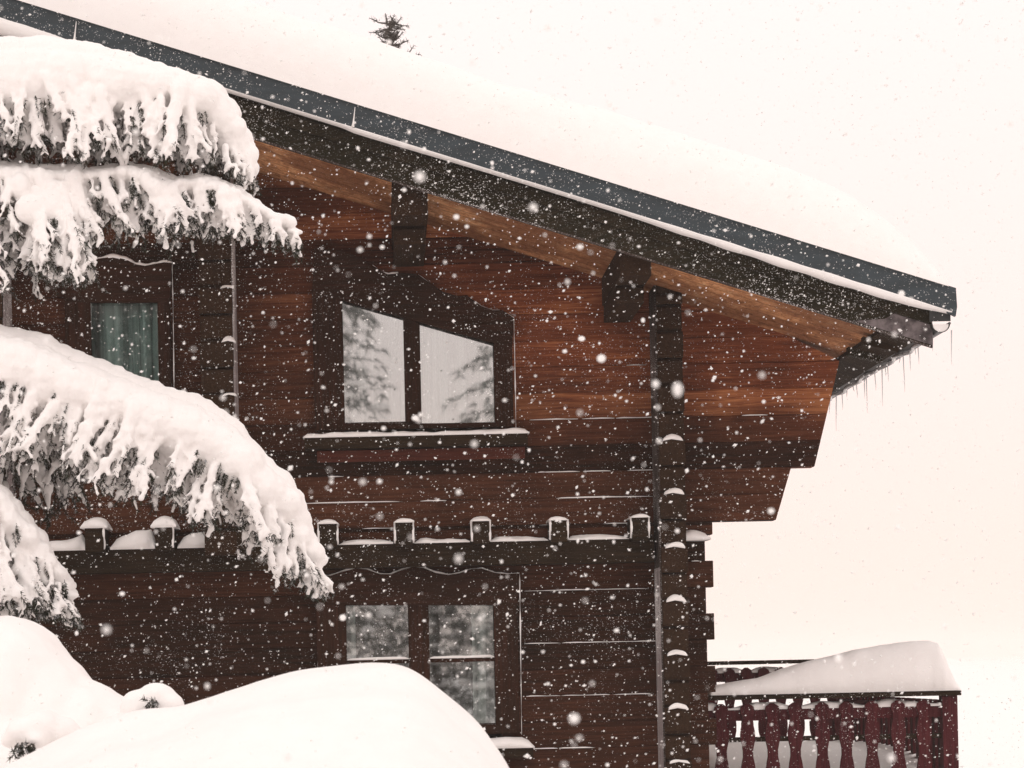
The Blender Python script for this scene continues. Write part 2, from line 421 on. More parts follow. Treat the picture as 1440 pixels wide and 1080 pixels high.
# snow caught in the log joints
jr = random.Random(5)
def jstrip(x0, x1, z, th, y=-.004):
    js = MB()
    js.ridge([(x0, z - .003, z + th * .6), (x0 * .7 + x1 * .3, z - .003, z + th), (x0 * .4 + x1 * .6, z - .003, z + th * jr.uniform(.1, 1.3)), (x1, z - .003, z + th * .3)], y - .018, y + .03, nc=4, seed=jr.random() * 50, amp=.004, step=.03)
    obj('joint_snow', js, M['snow'], CH, smooth=True)
blocked = [(P(440, 600).x, P(745, 600).x, P(0, 660).z, P(440, 330).z), (P(440, 900).x, P(760, 900).x, 0, P(440, 795).z), (P(85, 400).x, P(248, 400).x, P(0, 570).z, P(85, 355).z)]
for k in range(-9, 14):
    z = Z0 + LH * k if k < 3 else ZU + LH * (k - 3); strong = (k % 2 == 0)
    x = P(-300, 900).x
    while x < P(1085, 900).x:
        L = jr.uniform(.12, .9) if strong else jr.uniform(.05, .3)
        dens = (.5 if strong else .14)
        if z > 3.0: dens *= .55
        if z > 3.45: dens *= .4
        if x < P(440, 0).x and z < 2.3: dens *= .35
        if x > P(470,0).x and x<P(900,0).x and 2.55 < z < 2.75: dens = .75
        x1 = min(x + L, xend(z, k) - .03)
        if jr.random() < dens and x1 > x + .04:
            if not any(x1 > b0 - .02 and x < b1 + .02 and zb0 < z < zb1 for b0, b1, zb0, zb1 in blocked):
                jstrip(x, x1, z, jr.uniform(.001, .008) * (1.1 if strong else .8))
        x += L + jr.uniform(.02, .4)

for u_a, u_b, v_ in ((737, 836, 830), (737, 800, 905), (740, 868, 978), (737, 830, 1052), (745, 905, 604), (760, 862, 661)):
    z = P(u_a, v_).z; zr_ = ZU if z > 2.5 else Z0; z = zr_ + LH * round((z - zr_) / LH); x = P(u_a, v_).x
    while x < P(u_b, v_).x: L = jr.uniform(.15, .4); jstrip(x, x + L, z, .003); x += L + jr.uniform(.0, .03)
# --- columns where the cross walls' log ends come through
def column(uc, wpx, vtop, vbot, prot, side, caps, cw=(.08, .94, .026), rime='side'):
    c = part('log_end_column', P(uc, (vtop + vbot) / 2, -prot / 2), CH)
    x0 = P(uc - wpx / 2, 900).x; x1 = P(uc + wpx / 2, 900).x
    ztop = P(uc, vtop).z; zbot = P(uc, vbot).z
    mb = MB()
    k0 = math.floor((zbot - Z0) / LH); z = Z0 + .09 + LH * k0; k = k0
    while z < ztop:
        zt = min(z + LH, zs((x0 + x1) / 2) - .03)
        pr = prot if k % 2 == 0 else prot - .03
        w_ = .004 if k % 2 else 0
        mb.cham(x0 + w_, x1 - w_, x0 + w_, x1 - w_, -pr, -.012, z + .003, zt - .003, .018)
        if k % 2 == 0 and caps(z + LH):
            cb = MB(); qa = x0 + (x1 - x0) * cw[0] + .012; qb = x0 + (x1 - x0) * cw[1] - .006; h_ = cw[2] * (1 + .5 * math.sin(k * 1.7)); cb.ridge([(qa, zt - .016, zt + h_ * .5), (qa * .55 + qb * .45, zt - .004, zt + h_), (qb, zt - .018, zt + h_ * .5)], -pr - .012, -prot + .06, nc=8, seed=k, amp=.014, step=.012)
            obj('snow_cap', cb, M['snow'], c, smooth=True)
        z += LH; k += 1
    xs0 = x0 - .006 if side < 0 else x1
    obj('log_ends', mb, M['logend'], c)
    s = MB(); s.box(*( (x0 - .008, x0 + .004) if side < 0 else (x1 - .004, x1 + .008)), -prot + .05, -.012, zbot, min(ztop, 99)); obj('frosted_side', s, M[rime], c)
    if side < 0:
        s = MB(); s.box(x0 - .011, x0 - .0085, -prot + .06, -.014, zbot, P(uc, 800).z); obj('rime', s, M['rime'], c)
column(942, 36, 375, 1330, .40, -1, lambda z: z < P(940, 620).z)
column(318, 46, 210, 790, .40, 1, lambda z: z < P(318, 400).z, (.6, 1.1, .018), 'rime')
column(2, 46, 60, 790, .42, 1, lambda z: z < P(2, 400).z, (.6, 1.1, .018), 'rime')

# --- ledge beam with joist ends and snow
zl0 = P(500, 800).z; zl1 = P(500, 768).z
lb = MB(); lb.box(XW, P(915, 780).x, -.22, -.014, zl0, zl1); obj('ledge_beam', lb, M['dark'], CH)
def joist(uc, wpx, vt, hsn, wide=1.0):
    c = P(uc, vt, -.36); x0 = P(uc - wpx / 2, vt, -.36).x; x1 = P(uc + wpx / 2, vt, -.36).x
    j = MB(); j.cham(x0, x1, x0, x1, -.36, -.014, zl1 - .02, c.z, .006); o = obj('joist_end', j, M['dark'], CH)
    s = MB(); e = .012 * wide
    s.ridge([(x0 - e, c.z - .004, c.z + hsn * .7), ((x0 + x1) / 2, c.z - .004, c.z + hsn), (x1 + e, c.z - .004, c.z + hsn * .8)], -.385, -.02, nc=10, seed=uc, amp=.014, step=.02)
    obj('snow_cap', s, M['snow'], o, smooth=True)
    for sx, xx in ((-1, x0), (1, x1)):
        if sx < 0 and uc < 400: continue
        n = 7; s = MB()
        s.tube([(xx + sx * .004, -.352 + .02 * math.sin(q + uc), zl1 + (c.z - zl1) * q / (n - 1)) for q in range(n)], [.006 + .004 * abs(math.sin(q * 2.1 + uc)) for q in range(n)], 5); obj('side_snow', s, M['snow'], o, smooth=True)
for uc, wp, vt, hs, wd in ((-90, 26, 742, .08, 2), (132, 26, 742, .075, 2.5), (230, 24, 741, .08, 2.5), (332, 26, 740, .05, 1), (461, 25, 736, .03, 1), (568, 24, 734, .032, 1), (676, 24, 732, .03, 1), (786, 23, 731, .03, 1), (900, 23, 727, .028, 1)):
    joist(uc, wp, vt, hs, wd)
def usnow(parent, name, pts, vbase, y0, y1, seed=0, Y=None, amp=.006, nc=10):
    """snow from photo outline pts (u, v top) lying on a ledge whose front edge is at depth y0"""
    s = MB(); q = []
    for u, v in pts:
        a = P(u, v, y0 if Y is None else Y); b = P(u, vbase if not callable(vbase) else vbase(u), y0 if Y is None else Y); q.append((a.x, b.z, max(a.z, b.z + .004)))
    s.ridge(q, y0, y1, nc=nc, seed=seed, amp=amp); return obj(name, s, M['snow'], parent, smooth=True)
def lv(u): return 939.0 - (939 - 768.5) - (u - 500) * .021 
segs = [([(-300, 752), (-100, 748), (50, 762), (90, 758), (119, 748)], 2), ([(153, 760), (170, 752), (195, 744), (216, 741)], 3), ([(248, 758), (265, 748), (290, 746), (318, 750)], 4), ([(347, 760), (380, 752), (445, 756)], 5),
        ([(476, 761), (515, 757), (553, 760)], 6), ([(583, 761), (600, 756), (630, 756), (661, 757)], 7), ([(690, 755), (735, 753), (772, 755)], 8), ([(800, 752), (845, 751), (886, 753)], 9), ([(958, 747), (975, 744), (1001, 752)], 10)]
for pts, sd_ in segs:
    q = []; mb = MB()
    for u, v in pts:
        a = P(u, v, -.3); b = P(u, lv(u), -.3); q.append((a.x, zl1 if u < 950 else b.z - .0, max(a.z, zl1 + .02)))
    mb.ridge(q, -.24, -.02, nc=10, seed=sd_, amp=.014); obj('ledge_snow', mb, M['snow'], CH, smooth=True)

# --- windows
def wave_top(pts, Y): return [P(u, v, Y) for u, v in pts]
def strip_along(name, pts, r, parent, depth=.03, off=0.0):
    s = MB(); fine = []
    for a, b in zip(pts[:-1], pts[1:]):
        for k in range(6): fine.append(a.lerp(b, k / 6))
    fine.append(pts[-1])
    s.tube([p + Vector((0, depth / 2, r * .3 + .003 * mnoise.noise(p * 14))) for p in fine], [r * max(.12, .55 + 1.1 * mnoise.noise(p * 6) + .5 * mnoise.noise(p * 23)) for p in fine], 6)
    return obj(name, s, M['snow'], parent, smooth=True)
def curtain(parent, a, b, z0, ztl, ztr, Y, m, folds, amp=.03):
    s = MB(); n = folds * 8; nz = 6
    for i in range(n + 1):
        t = i / n; x = a + (b - a) * t
        y = Y + amp * math.sin(t * folds * 2 * math.pi + .8 * math.sin(t * 9)) + amp * .4 * math.sin(t * folds * 4.7)
        zt = ztl + (ztr - ztl) * t
        for k in range(nz + 1):
            s.v.append((x, y + .006 * math.sin(k * 1.3 + i * .2), z0 + (zt - z0) * k / nz))
    for i in range(n):
        for k in range(nz):
            q = i * (nz + 1) + k; s.f.append((q, q + 1, q + nz + 2, q + nz + 1))
    return obj('curtain', s, M[m], parent, smooth=True)
YC = -.07                                             # casing front
def zP(u, v): return P(u, v).z
def win(loc, casing_outline, snowpts, panes, jambs, sill, glass='glass', mull=True):
    w_ = part('window', loc, CH); return w_
def window(casing_top, snowline, left, right, botv, glasses, sill=None, glass='glass', snow_r=.012, label=None):
    """casing_top: (u, v) outline of the shaped head board; glasses: list of (ul, ur, v_bot, v_top_left, v_top_right)"""
    gl = glasses; c = P((left + right) / 2, botv, YC)
    W = part('window', c, CH)
    if label: W['label'] = label
    L = P(left, botv).x; R = P(right, botv).x; zb_ = P((left + right) / 2, botv).z
    gl_ = [dict(x0=P(a, vb).x, x1=P(b, vb).x, z0=P((a + b) / 2, vb).z, zl=P(a, vl).z, zr=P(b, vr).z) for a, b, vb, vl, vr in gl]
    g0, g1 = gl_[0], gl_[-1]
    # head board: underside runs along the glass tops
    top = [(P(u, v).x, P(u, v).z) for u, v in casing_top]
    sl_ = (g1['zr'] - g0['zl']) / (g1['x1'] - g0['x0'])
    def und(x): return g0['zl'] + sl_ * (x - g0['x0'])
    head = MB(); head.hexa([(L, und(L)), (R, und(R))] + [p for p in reversed(top)], YC, -.013)
    obj('head_board', head, M['casingh'], W)
    for a, b in ((L, g0['x0']), (g1['x1'], R)):
        q = MB(); q.hexa([(a, zb_), (b, zb_), (b, und(b)), (a, und(a))], YC + .004, -.013); obj('side_board', q, M['casing'], W)
    q = MB(); q.hexa([(g0['x0'], zb_), (g1['x1'], zb_), (g1['x1'], g1['z0']), (g0['x0'], g0['z0'])], YC + .008, -.013); obj('bottom_board', q, M['casingh'], W)
    # frame inside the opening, deeper than the casing
    fr = MB(); t = .03
    for i in range(len(gl_) - 1):
        a, b = gl_[i]['x1'], gl_[i + 1]['x0']
        fr.hexa([(a, g0['z0']), (b, g0['z0']), (b, und(b)), (a, und(a))], YC + .035, .02)
    if fr.v: obj('mullion', fr, M['casing'], W)
    for gg in gl_:
        s = MB(); t = .012
        x0, x1, z0 = gg['x0'], gg['x1'], gg['z0']; zl_, zr_ = und(x0), und(x1)
        # thin pale glazing bead round each pane
        s.hexa([(x0, z0), (x1, z0), (x1, z0 + t), (x0, z0 + t)], -.004, .01)
        o = obj('glazing_bead', s, M['side'], W)
        pn = MB(); pn.box(0, 0, 0, 0, 0, 0); pn.v = []; pn.f = []
        pn.hexa([(x0 - .015, z0 - .01), (x1 + .015, z0 - .01), (x1 + .015, zr_ + .02), (x0 - .015, zl_ + .02)], .012, .016)
        obj('pane', pn, M[glass], W)
    if snowline:
        strip_along('snow_line', [P(u, v, 0) + Vector((0, YC, 0)) for u, v in snowline], snow_r, W)
    return W, gl_
# attic window (head follows the roof slope, scalloped)
WU, gu = window([(443, 352), (470, 352), (500, 362), (525, 376), (545, 388), (565, 386), (585, 387), (602, 398), (622, 412), (642, 418), (656, 417), (676, 432), (692, 438), (706, 438), (722, 449)],
    [(524, 375), (533, 383), (547, 388), (560, 386)], 443, 722, 604, [(485, 570, 596, 424, 452), (593, 696, 597, 451, 484)], snow_r=.010,
    label='attic window with sloping head and white net curtains')
for pts in ([(588, 388), (602, 398), (622, 413), (636, 417)], [(660, 420), (676, 432), (692, 438), (702, 438)], [(713, 443), (722, 449)], [(722, 450), (723, 490), (724, 545), (725, 603)]):
    strip_along('snow_line', [P(u, v, 0) + Vector((0, YC, 0)) for u, v in pts], .006, WU)
sil = MB(); a = P(428, 615, -.2); b = P(742, 608, -.2); sil.box(a.x, b.x, -.2, -.075, P(585, 628, -.2).z, P(585, 612, -.2).z)
so_ = obj('sill', sil, M['dark'], WU)
s = MB(); zt_ = P(585, 612, -.2).z; s.ridge([(a.x - .01, zt_ - .003, zt_ + .024), (P(470, 600, -.2).x, zt_ - .003, zt_ + .036), (P(600, 600, -.2).x, zt_ - .003, zt_ + .026), (b.x + .012, zt_ - .003, zt_ + .036)], -.215, -.07, nc=8, seed=3, amp=.01)
obj('snow_layer', s, M['snow'], WU, smooth=True)
# red-brown apron board beneath the sill
ap = MB(); ap.box(P(446, 640).x, P(738, 640).x, -.03, -.013, P(590, 648).z, P(590, 632).z); obj('apron_board', ap, wood('red_apron_wood', (.04, .010, .006), (.10, .028, .018), (.17, .05, .03), 'x', .6), WU)
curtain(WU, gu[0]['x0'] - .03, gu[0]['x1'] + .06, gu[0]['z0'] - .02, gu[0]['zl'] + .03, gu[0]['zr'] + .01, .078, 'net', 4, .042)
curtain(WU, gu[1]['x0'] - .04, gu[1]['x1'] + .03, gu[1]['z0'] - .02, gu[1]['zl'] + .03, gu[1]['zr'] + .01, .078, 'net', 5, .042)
# ground-floor window
wave = [(450, 810), (465, 810), (480, 805), (500, 800), (515, 801), (535, 808), (550, 808), (565, 802), (580, 798), (595, 799), (612, 806), (630, 809), (645, 807), (662, 801), (677, 800), (695, 806), (712, 808), (730, 807)]
WG, gg_ = window(wave, wave, 449, 730, 1034, [(490, 577, 1020, 851, 851), (606, 697, 1020, 851, 851)], snow_r=.013, glass='glass_low', label='ground floor window with scalloped head and drawn-back curtains')
for pts, r in (([(730, 808), (731, 870), (732, 950), (733, 1033)], .006), ([(447, 845), (447, 890), (448, 945)], .006)):
    strip_along('snow_line', [P(u, v, 0) + Vector((0, YC, 0)) for u, v in pts], r, WG)
sil = MB(); a = P(440, 1055, -.22); b = P(750, 1052, -.22); sil.box(a.x, b.x, -.22, -.075, P(600, 1068, -.22).z, P(600, 1054, -.22).z); obj('sill', sil, M['dark'], WG)
s = MB(); zt_ = P(600, 1054, -.22).z; s.ridge([(a.x, zt_ - .003, zt_ + .06), (P(600, 1040, -.2).x, zt_ - .003, zt_ + .07), (P(735, 1040, -.2).x, zt_ - .003, zt_ + .07), (b.x + .01, zt_ - .003, zt_ + .03)], -.24, -.07, nc=8, seed=8, amp=.01)
obj('snow_layer', s, M['snow'], WG, smooth=True)
for (a, b, f) in ((486, 500, 2), (664, 702, 4)):
    curtain(WG, P(a, 900).x, P(b, 900).x, gg_[0]['z0'] - .02, gg_[0]['zl'] + .03, gg_[0]['zl'] + .03, .04, 'net', f, .012)
# solid bar and snow added across both panes, imitating a mirrored snowy railing
for gq in gg_:
    q = MB(); z = P(600, 926).z; q.box(gq['x0'] - .005, gq['x1'] + .005, -.006, .0112, z - .030, z - .001); obj('rail_reflection', q, M['casingh'], WG)
    q = MB(); q.ridge([(gq['x0'] - .004, z - .002, z + .014), (gq['x1'] + .004, z - .002, z + .018)], -.010, .0112, nc=5, seed=2, amp=.003); obj('rail_reflection_snow', q, M['snow'], WG, smooth=True)
# left upper window
WLf, gl3 = window([(86, 383), (105, 380), (122, 374), (140, 366), (160, 363), (178, 367), (193, 374), (205, 376), (220, 373), (232, 371), (243, 372)],
    [(84, 381), (105, 380), (122, 374), (140, 366), (160, 363), (178, 367), (193, 374), (205, 376), (220, 373), (232, 371), (243, 373)], 96, 243, 590, [(131, 225, 560, 427, 427)], glass='glass_dim', snow_r=.018,
    label='left upper window with green curtain')
strip_along('snow_line', [P(u, v, 0) + Vector((0, YC, 0)) for u, v in [(243, 374), (244, 420), (245, 480), (246, 580)]], .008, WLf)
strip_along('snow_line', [P(u, v, 0) + Vector((0, YC, 0)) for u, v in [(99, 424), (99, 450), (100, 490)]], .006, WLf)
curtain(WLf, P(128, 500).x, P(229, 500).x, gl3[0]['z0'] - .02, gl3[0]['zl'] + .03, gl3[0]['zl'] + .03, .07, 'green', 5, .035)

# --- roof: slab, soffit, barge boards, metal edging, purlins, gutter
XB = P(1311, 480, YB).x
def slab(name, m, x0, x1, y0, y1, lo, hi, par=CH, both=True):
    """board lying along the roof slope; lo, hi = heights over the barge board's lower edge"""
    s = MB(); s.hexa([(x0, zb(x0) + lo), (x1, zb(x1) + lo), (x1, zb(x1) + hi), (x0, zb(x0) + hi)], y0, y1)
    if both:
        a, b = 2 * XR - x1, 2 * XR - x0
        s.hexa([(a, zb(x1) + lo), (b, zb(x0) + lo), (b, zb(x0) + hi), (a, zb(x1) + hi)], y0, y1)
    return obj(name, s, m, par)
HB = (zb(0) - 0); 
fa = P(497, 146, -1.6); fb = P(497, 181, -1.6)
h_top = fa.z - zb(fa.x); h_bot = fb.z - zb(fb.x)
print('roof pitch', K, 'fascia', h_bot, h_top)
slab('soffit', M['soffit'], XR, XE - .12, YB + .06, 9.6, SOF, SOF + .03)
slab('roof_slab', M['dark'], XR, XE - .06, YB + .06, 9.6, SOF + .034, h_top - .02)
slab('barge_board', M['barge'], XR, XB, YB, YB + .055, 0, h_bot + .02)
# frosted lower arris and a second, thinner board line
slab('barge_trim', M['barge'], XR, XB - .01, YB - .025, YB - .002, h_bot - .10, h_bot - .02)
slab('barge_drip', M['side'], XR, XB, YB - .006, YB + .03, -.012, -.001)
# metal edging: tall face with folded drip edge; end folded down at the eave
me_ = MB(); xe = P(1345, 430, -1.62).x
me_.hexa([(XR, zb(XR) + h_bot), (xe - .13, zb(xe - .13) + h_bot + .0), (xe - .01, zb(xe) + h_bot - .02), (xe, zb(xe) + h_bot + .04), (xe - .005, zb(xe) + h_top), (XR, zb(XR) + h_top)], -1.64, -1.60)
a_ = 2 * XR - xe; me_.hexa([(a_, zb(xe) + h_bot), (XR, zb(XR) + h_bot), (XR, zb(XR) + h_top), (a_, zb(xe) + h_top)], -1.64, -1.60)
me_.hexa([(XR, zb(XR) + h_bot + .001), (xe - .05, zb(xe - .05) + h_bot), (xe - .05, zb(xe - .05) + h_bot + .012), (XR, zb(XR) + h_bot + .012)], -1.598, YB + .05)
obj('metal_edging', me_, M['metal'], CH)
# overlap joints of the metal
for u, v in ((497, 146), (105, 18)):
    p = P(u, v, -1.645); q = MB(); q.hexa([(p.x - .012, zb(p.x) + h_bot - .004), (p.x + .006, zb(p.x) + h_bot - .004), (p.x + .016, zb(p.x) + h_top + .002), (p.x + .004, zb(p.x) + h_top + .002)], -1.648, -1.6405); obj('edging_joint', q, M['metal'], CH)
    q = MB(); q.tube([(p.x - .006 + .016 * t, -1.651, zb(p.x) + h_bot + (h_top - h_bot) * t * .8) for t in (0, .2, .5, .8, 1)], [.012, .007, .004, .003, .002], 5); obj('joint_snow', q, M['snow'], CH, smooth=True)
# snow lodged under the edging
s = MB(); xs_ = []
x = XR
def thick(u):
    pts = [(-400, 34), (60, 26), (100, 10), (106, 1), (107, 9), (200, 6), (330, 3), (480, 3.5), (494, 4), (498, 8), (560, 7), (650, 5), (800, 4), (880, 5), (960, 9), (1100, 12), (1240, 13), (1300, 9), (1335, 3)]
    for (a, b) in zip(pts[:-1], pts[1:]):
        if a[0] <= u <= b[0]: return a[1] + (b[1] - a[1]) * (u - a[0]) / (b[0] - a[0])
    return 3
q = []
u = -400
while u <= 1333:
    p = P(u, 100, -1.57); xx = p.x
    vv = V0
    z0_ = zb(xx) + h_bot
    q.append((xx, z0_ - .001 - thick(u + 8) * .0046 * .75, z0_ + thick(u + 8) * .0046 * .3)); u += 8
# it leans on the barge board's top: a rounded bead following the slope
b0 = len(s.v); nb = 7
for k, (xx, za, zt) in enumerate(q):
    n_ = 1 + .25 * mnoise.noise(Vector((xx * 6, 2, 1))); r_ = (zt - za) / 2 * n_; zc = (za + zt) / 2
    for j in range(nb):
        h = 2 * math.pi * j / nb; s.v.append((xx, -1.57 - .055 * math.cos(h) - .03, zc + r_ * math.sin(h)))
for k in range(len(q) - 1):
    for j in range(nb):
        a = b0 + k * nb; s.f.append((a + j, a + (j + 1) % nb, a + nb + (j + 1) % nb, a + nb + j))
s.f.append(tuple(range(b0, b0 + nb))); a = b0 + (len(q) - 1) * nb; s.f.append(tuple(range(a, a + nb)))
fixnormals(obj('edging_snow', s, M['snow'], CH, smooth=True))
# purlins under the overhang
def purlin(ul, ur, vt, vb, Y0=-1.38):
    a = P(ul, vb, Y0); b = P(ur, vb, Y0); zt = zs(b.x) - .004
    o = MB(); o.hexa([(a.x, a.z), (b.x, a.z), (b.x, zt), (a.x, zs(a.x) - .004)], Y0, -.012); p_ = obj('purlin', o, M['logend'], CH)
    o = MB(); o.cham(a.x + .01, b.x - .01, a.x + .01, b.x - .01, Y0 + .4, -.012, a.z - .12, a.z - .003, .02); obj('purlin_bracket', o, M['logend'], CH)
purlin(552, 602, 262, 303); purlin(872, 916, 370, 388)
# below the eave: added dark sheet that darkens the outer soffit, rafter tails
x0 = P(1238, 500, -1.3).x; o = MB(); o.hexa([(x0, zs(x0) - .03), (XE - .13, zs(XE - .13) - .03), (XE - .13, zs(XE - .13) - .004), (x0, zs(x0) - .004)], YB + .07, 9.5); obj('eave_dark_sheet', o, M['dark'], CH)
o = MB(); o.hexa([(XB - .50, zb(XB - .50) + .006), (XB + .002, zb(XB) + .004), (XB + .002, zb(XB) + h_bot * .72), (XB - .22, zb(XB - .22) + h_bot * .66), (XB - .30, zb(XB - .30) + h_bot * .35)], YB - .004, YB - .0005); obj('barge_end', o, simple('weathered_board_end', (.13, .11, .112), .9, .1, sc=14, var=.55), CH)
for i, y in enumerate([-1.0, -.45]):
    x0, x1 = (c1.x + .04, XE - .16) if y < .1 else (XC + .1, XE - .16)
    o = MB(); o.hexa([(x0, zs(x0) - .085), (x1, zs(x1) - .065), (x1, zs(x1) - .031), (x0, zs(x0) - .031)], y, y + .09); obj('rafter', o, M['barge'] if i % 2 else M['dark'], CH)
# gutter along the eave
gm = MB(); gr_ = .058; gx = XE + .0; 
n = 10; yy = [-1.56] + [0 + 2.4 * k for k in range(5)]
def gz(y): return zb(XE) + .150
prof = [(gx + gr_ * math.cos(math.pi + math.pi * j / n), gr_ * math.sin(math.pi + math.pi * j / n)) for j in range(n + 1)]
prof2 = [(gx + (gr_ - .006) * math.cos(2 * math.pi - math.pi * j / n), (gr_ - .006) * math.sin(2 * math.pi - math.pi * j / n)) for j in range(n + 1)]
pr_ = prof + prof2
gm.hexa([(a, gz(0) + b) for a, b in pr_], -1.56, 9.6)
gm.tube([(gx + gr_, -1.56, gz(0)), (gx + gr_, 9.6, gz(0))], .009, 6)
gm.tube([(gx + gr_ * math.cos(math.pi + math.pi * j / 14), -1.565, gz(0) + gr_ * math.sin(math.pi + math.pi * j / 14)) for j in range(15)], .003, 5)
fixnormals(obj('gutter', gm, M['gutter'], CH))
cp = MB(); cp.hexa([(XB - .03, gz(0) + .012), (gx + gr_ + .004, gz(0) + .012), (gx + gr_ + .004, zb(xe - .05) + h_bot + .03), (XB - .03, zb(XB) + h_bot + .005)], -1.572, -1.567); obj('eave_closure', cp, M['gutter'], CH)
gs = MB(); gs.hexa([(gx + (gr_ - .007) * math.cos(math.pi + math.pi * j / n), gz(0) - .006 + (gr_ - .007) * math.sin(math.pi + math.pi * j / n)) for j in range(n + 1)], -1.562, 9.5); fixnormals(obj('gutter_snow', gs, M['snow'], CH))
# snow edge curling over the eave
ce = MB(); pts = []
for k in range(80):
    y = -1.45 + k * .13; pts.append((XE - .03 + .02 * math.sin(k * 1.3), y, gz(y) - .07 - .02 * mnoise.noise(Vector((y * 2, 0, 0)))))
ce.tube(pts, [.013 + .006 * mnoise.noise(Vector((k * .35, 1, 1))) for k in range(80)], 6); obj('eave_rime', ce, M['ice'], CH, smooth=True)

# --- snow on the roof
def roof_snow():
    s = MB(); H = .52
    x0, x1 = XR, XE + .035; y0, y1 = -1.66, 9.8
    es = [0, .004, .015, .03, .055, .09, .13, .18, .24, .32, .42, .55, .7]
    ys = [y0 + q for q in es] + [y0 + .9 + .25 * k for k in range(int((y1 - y0 - 1.2) / .25))] + [y1]
    xr = [x1 - q for q in es] 
    xx = x1 - .78; 
    while xx > XR - .0: xr.append(xx); xx -= .09
    xr = sorted(xr)
    full = [2 * XR - q for q in reversed(xr)] + xr
    def rnd(e, R, p=2.3): 
        t = min(max(e / R, 0), 1); return (1 - (1 - t) ** p) ** (1 / p)
    def rz(x): return (zb(x) if x >= XR else zb(2 * XR - x))
    for x in full:
        ax = x if x >= XR else 2 * XR - x
        for y in ys:
            e1 = x1 - ax; e2 = y - y0
            f = rnd(e1, .95, 1.9) * rnd(e2, .42, 2.2)
            wob = .05 * mnoise.noise(Vector((x * .9, y * .9, 7))) + .022 * mnoise.noise(Vector((x * 3, y * 3, 2)))
            bulge = -.025 * mnoise.noise(Vector((x * 1.2, 5, 5))) if e2 < .1 else 0
            s.v.append((x, y + bulge * f, rz(ax) + h_top + .002 + (H + wob) * f - .012 * (1 - f)))
    n = len(ys)
    for i in range(len(full) - 1):
        for j in range(n - 1):
            a = i * n + j; s.f.append((a, a + n, a + n + 1, a + 1))
    # underside
    b = len(s.v)
    for x in (full[0], XR, full[-1]): 
        ax = x if x >= XR else 2 * XR - x
        s.v += [(x, y0, rz(ax) + h_top - .005), (x, y1, rz(ax) + h_top - .005)]
    s.f += [(b, b + 1, b + 3, b + 2), (b + 2, b + 3, b + 5, b + 4)]
    o = obj('roof_snow', s, M['snow'], smooth=True)
    tag(o, 'thick smooth layer of snow covering the whole chalet roof', 'snow')
roof_snow()

# --- icicles
ir = random.Random(3); first = None
for i in range(22):
    y = -1.45 + i * .2 + ir.uniform(-.09, .09) if i else -1.6
    L = ir.choice([.03, .05, .07, .10, .13, .26]) if i else .2
    x = XE + (.06 if i == 0 else ir.uniform(-.04, .02)); z = gz(y) - .07
    s = MB(); lean = ir.uniform(-.004, .004)
    s.tube([(x, y, z + .02), (x + lean, y, z - L * .35), (x + lean * 2, y, z - L * .7), (x + lean * 2, y, z - L)], [.0042, .0028, .0018, .0005], 6)
    tag(obj('icicle', s, M['ice'], smooth=True), 'thin grey icicle hanging from the right eave of the chalet' if i else 'lone icicle hanging from the outer front corner of the roof edging', 'icicle', 'icicles along the right eave')

# ------------------------------------------------------------------ terrace railings
def railing(name, label, x0, x1, Y, ztop, us, end_post=True, hand=True, drop=1.0, along=None):
    T = thing(name, label, 'railing', ((x0 + x1) / 2, Y, ztop - drop), 'terrace railings')
    rz_ = ztop - .13
    tr = MB(); tr.box(x0, x1, Y + .03, Y + .075, rz_ - .06, rz_ + .02); obj('upper_rail', tr, M['red'], T)
    tr = MB(); tr.box(x0, x1, Y + .03, Y + .075, rz_ - .215, rz_ - .18); obj('middle_rail', tr, M['dark'], T)
    tr = MB(); tr.box(x0, x1, Y + .03, Y + .075, rz_ - .78, rz_ - .70); obj('lower_rail', tr, M['red'], T)
    if hand:
        tr = MB(); tr.box(x0, x1 + .03, Y - .06, Y + .14, ztop - .035, ztop); obj('handrail', tr, M['dark'], T)
    # shaped flat baluster boards
    prof = [(.0, .045), (-.012, .056), (-.035, .062), (-.06, .056), (-.085, .044), (-.12, .044), (-.16, .054), (-.20, .064), (-.25, .064), (-.29, .054), (-.33, .044), (-.38, .044), (-.43, .056), (-.50, .066), (-.56, .064), (-.62, .05), (-.66, .044), (-.72, .055), (-.8, .06)]
    for x in us:
        b = MB(); zz = rz_ + .055
        o_ = [(x + .012, zz + .012)] + [(x + w_ * .84, zz + d_) for d_, w_ in prof[1:]] + [(x - w_ * .84, zz + d_) for d_, w_ in reversed(prof[1:])] + [(x - .012, zz + .012)]
        b.hexa(o_[::-1], Y, Y + .028); obj('baluster', b, M['red'], T)
    sn = MB()
    sn.ridge([(x0, rz_ + .02, rz_ + .05)] + [(x0 + (x1 - x0) * k / 12, rz_ + .02, rz_ + .06 + .025 * math.sin(k * 2.2)) for k in range(1, 12)] + [(x1, rz_ + .02, rz_ + .07)], Y + .015, Y + .1, nc=6, seed=4, amp=.01)
    obj('rail_snow', sn, M['snow'], T, smooth=True)
    if end_post:
        for xx in (x1 - .05, x0 + .02):
            p = MB(); p.cham(xx - .05, xx + .06, xx - .05, xx + .06, Y - .02, Y + .1, ztop - drop - .3, ztop - .036, .008); obj('post', p, M['red'], T)
    return T
YR = .7
za = P(1200, 974, YR).z
xs_ = [P(u, 1000, YR).x for u in (978, 1014, 1051, 1086, 1118, 1156, 1190, 1226, 1263, 1299)]
x0 = P(965, 1000, YR).x; x1 = P(1344, 1000, YR).x
railing('terrace_railing', 'dark red wooden railing with shaped balusters carrying the snow drift', x0, x1, YR, za, xs_)
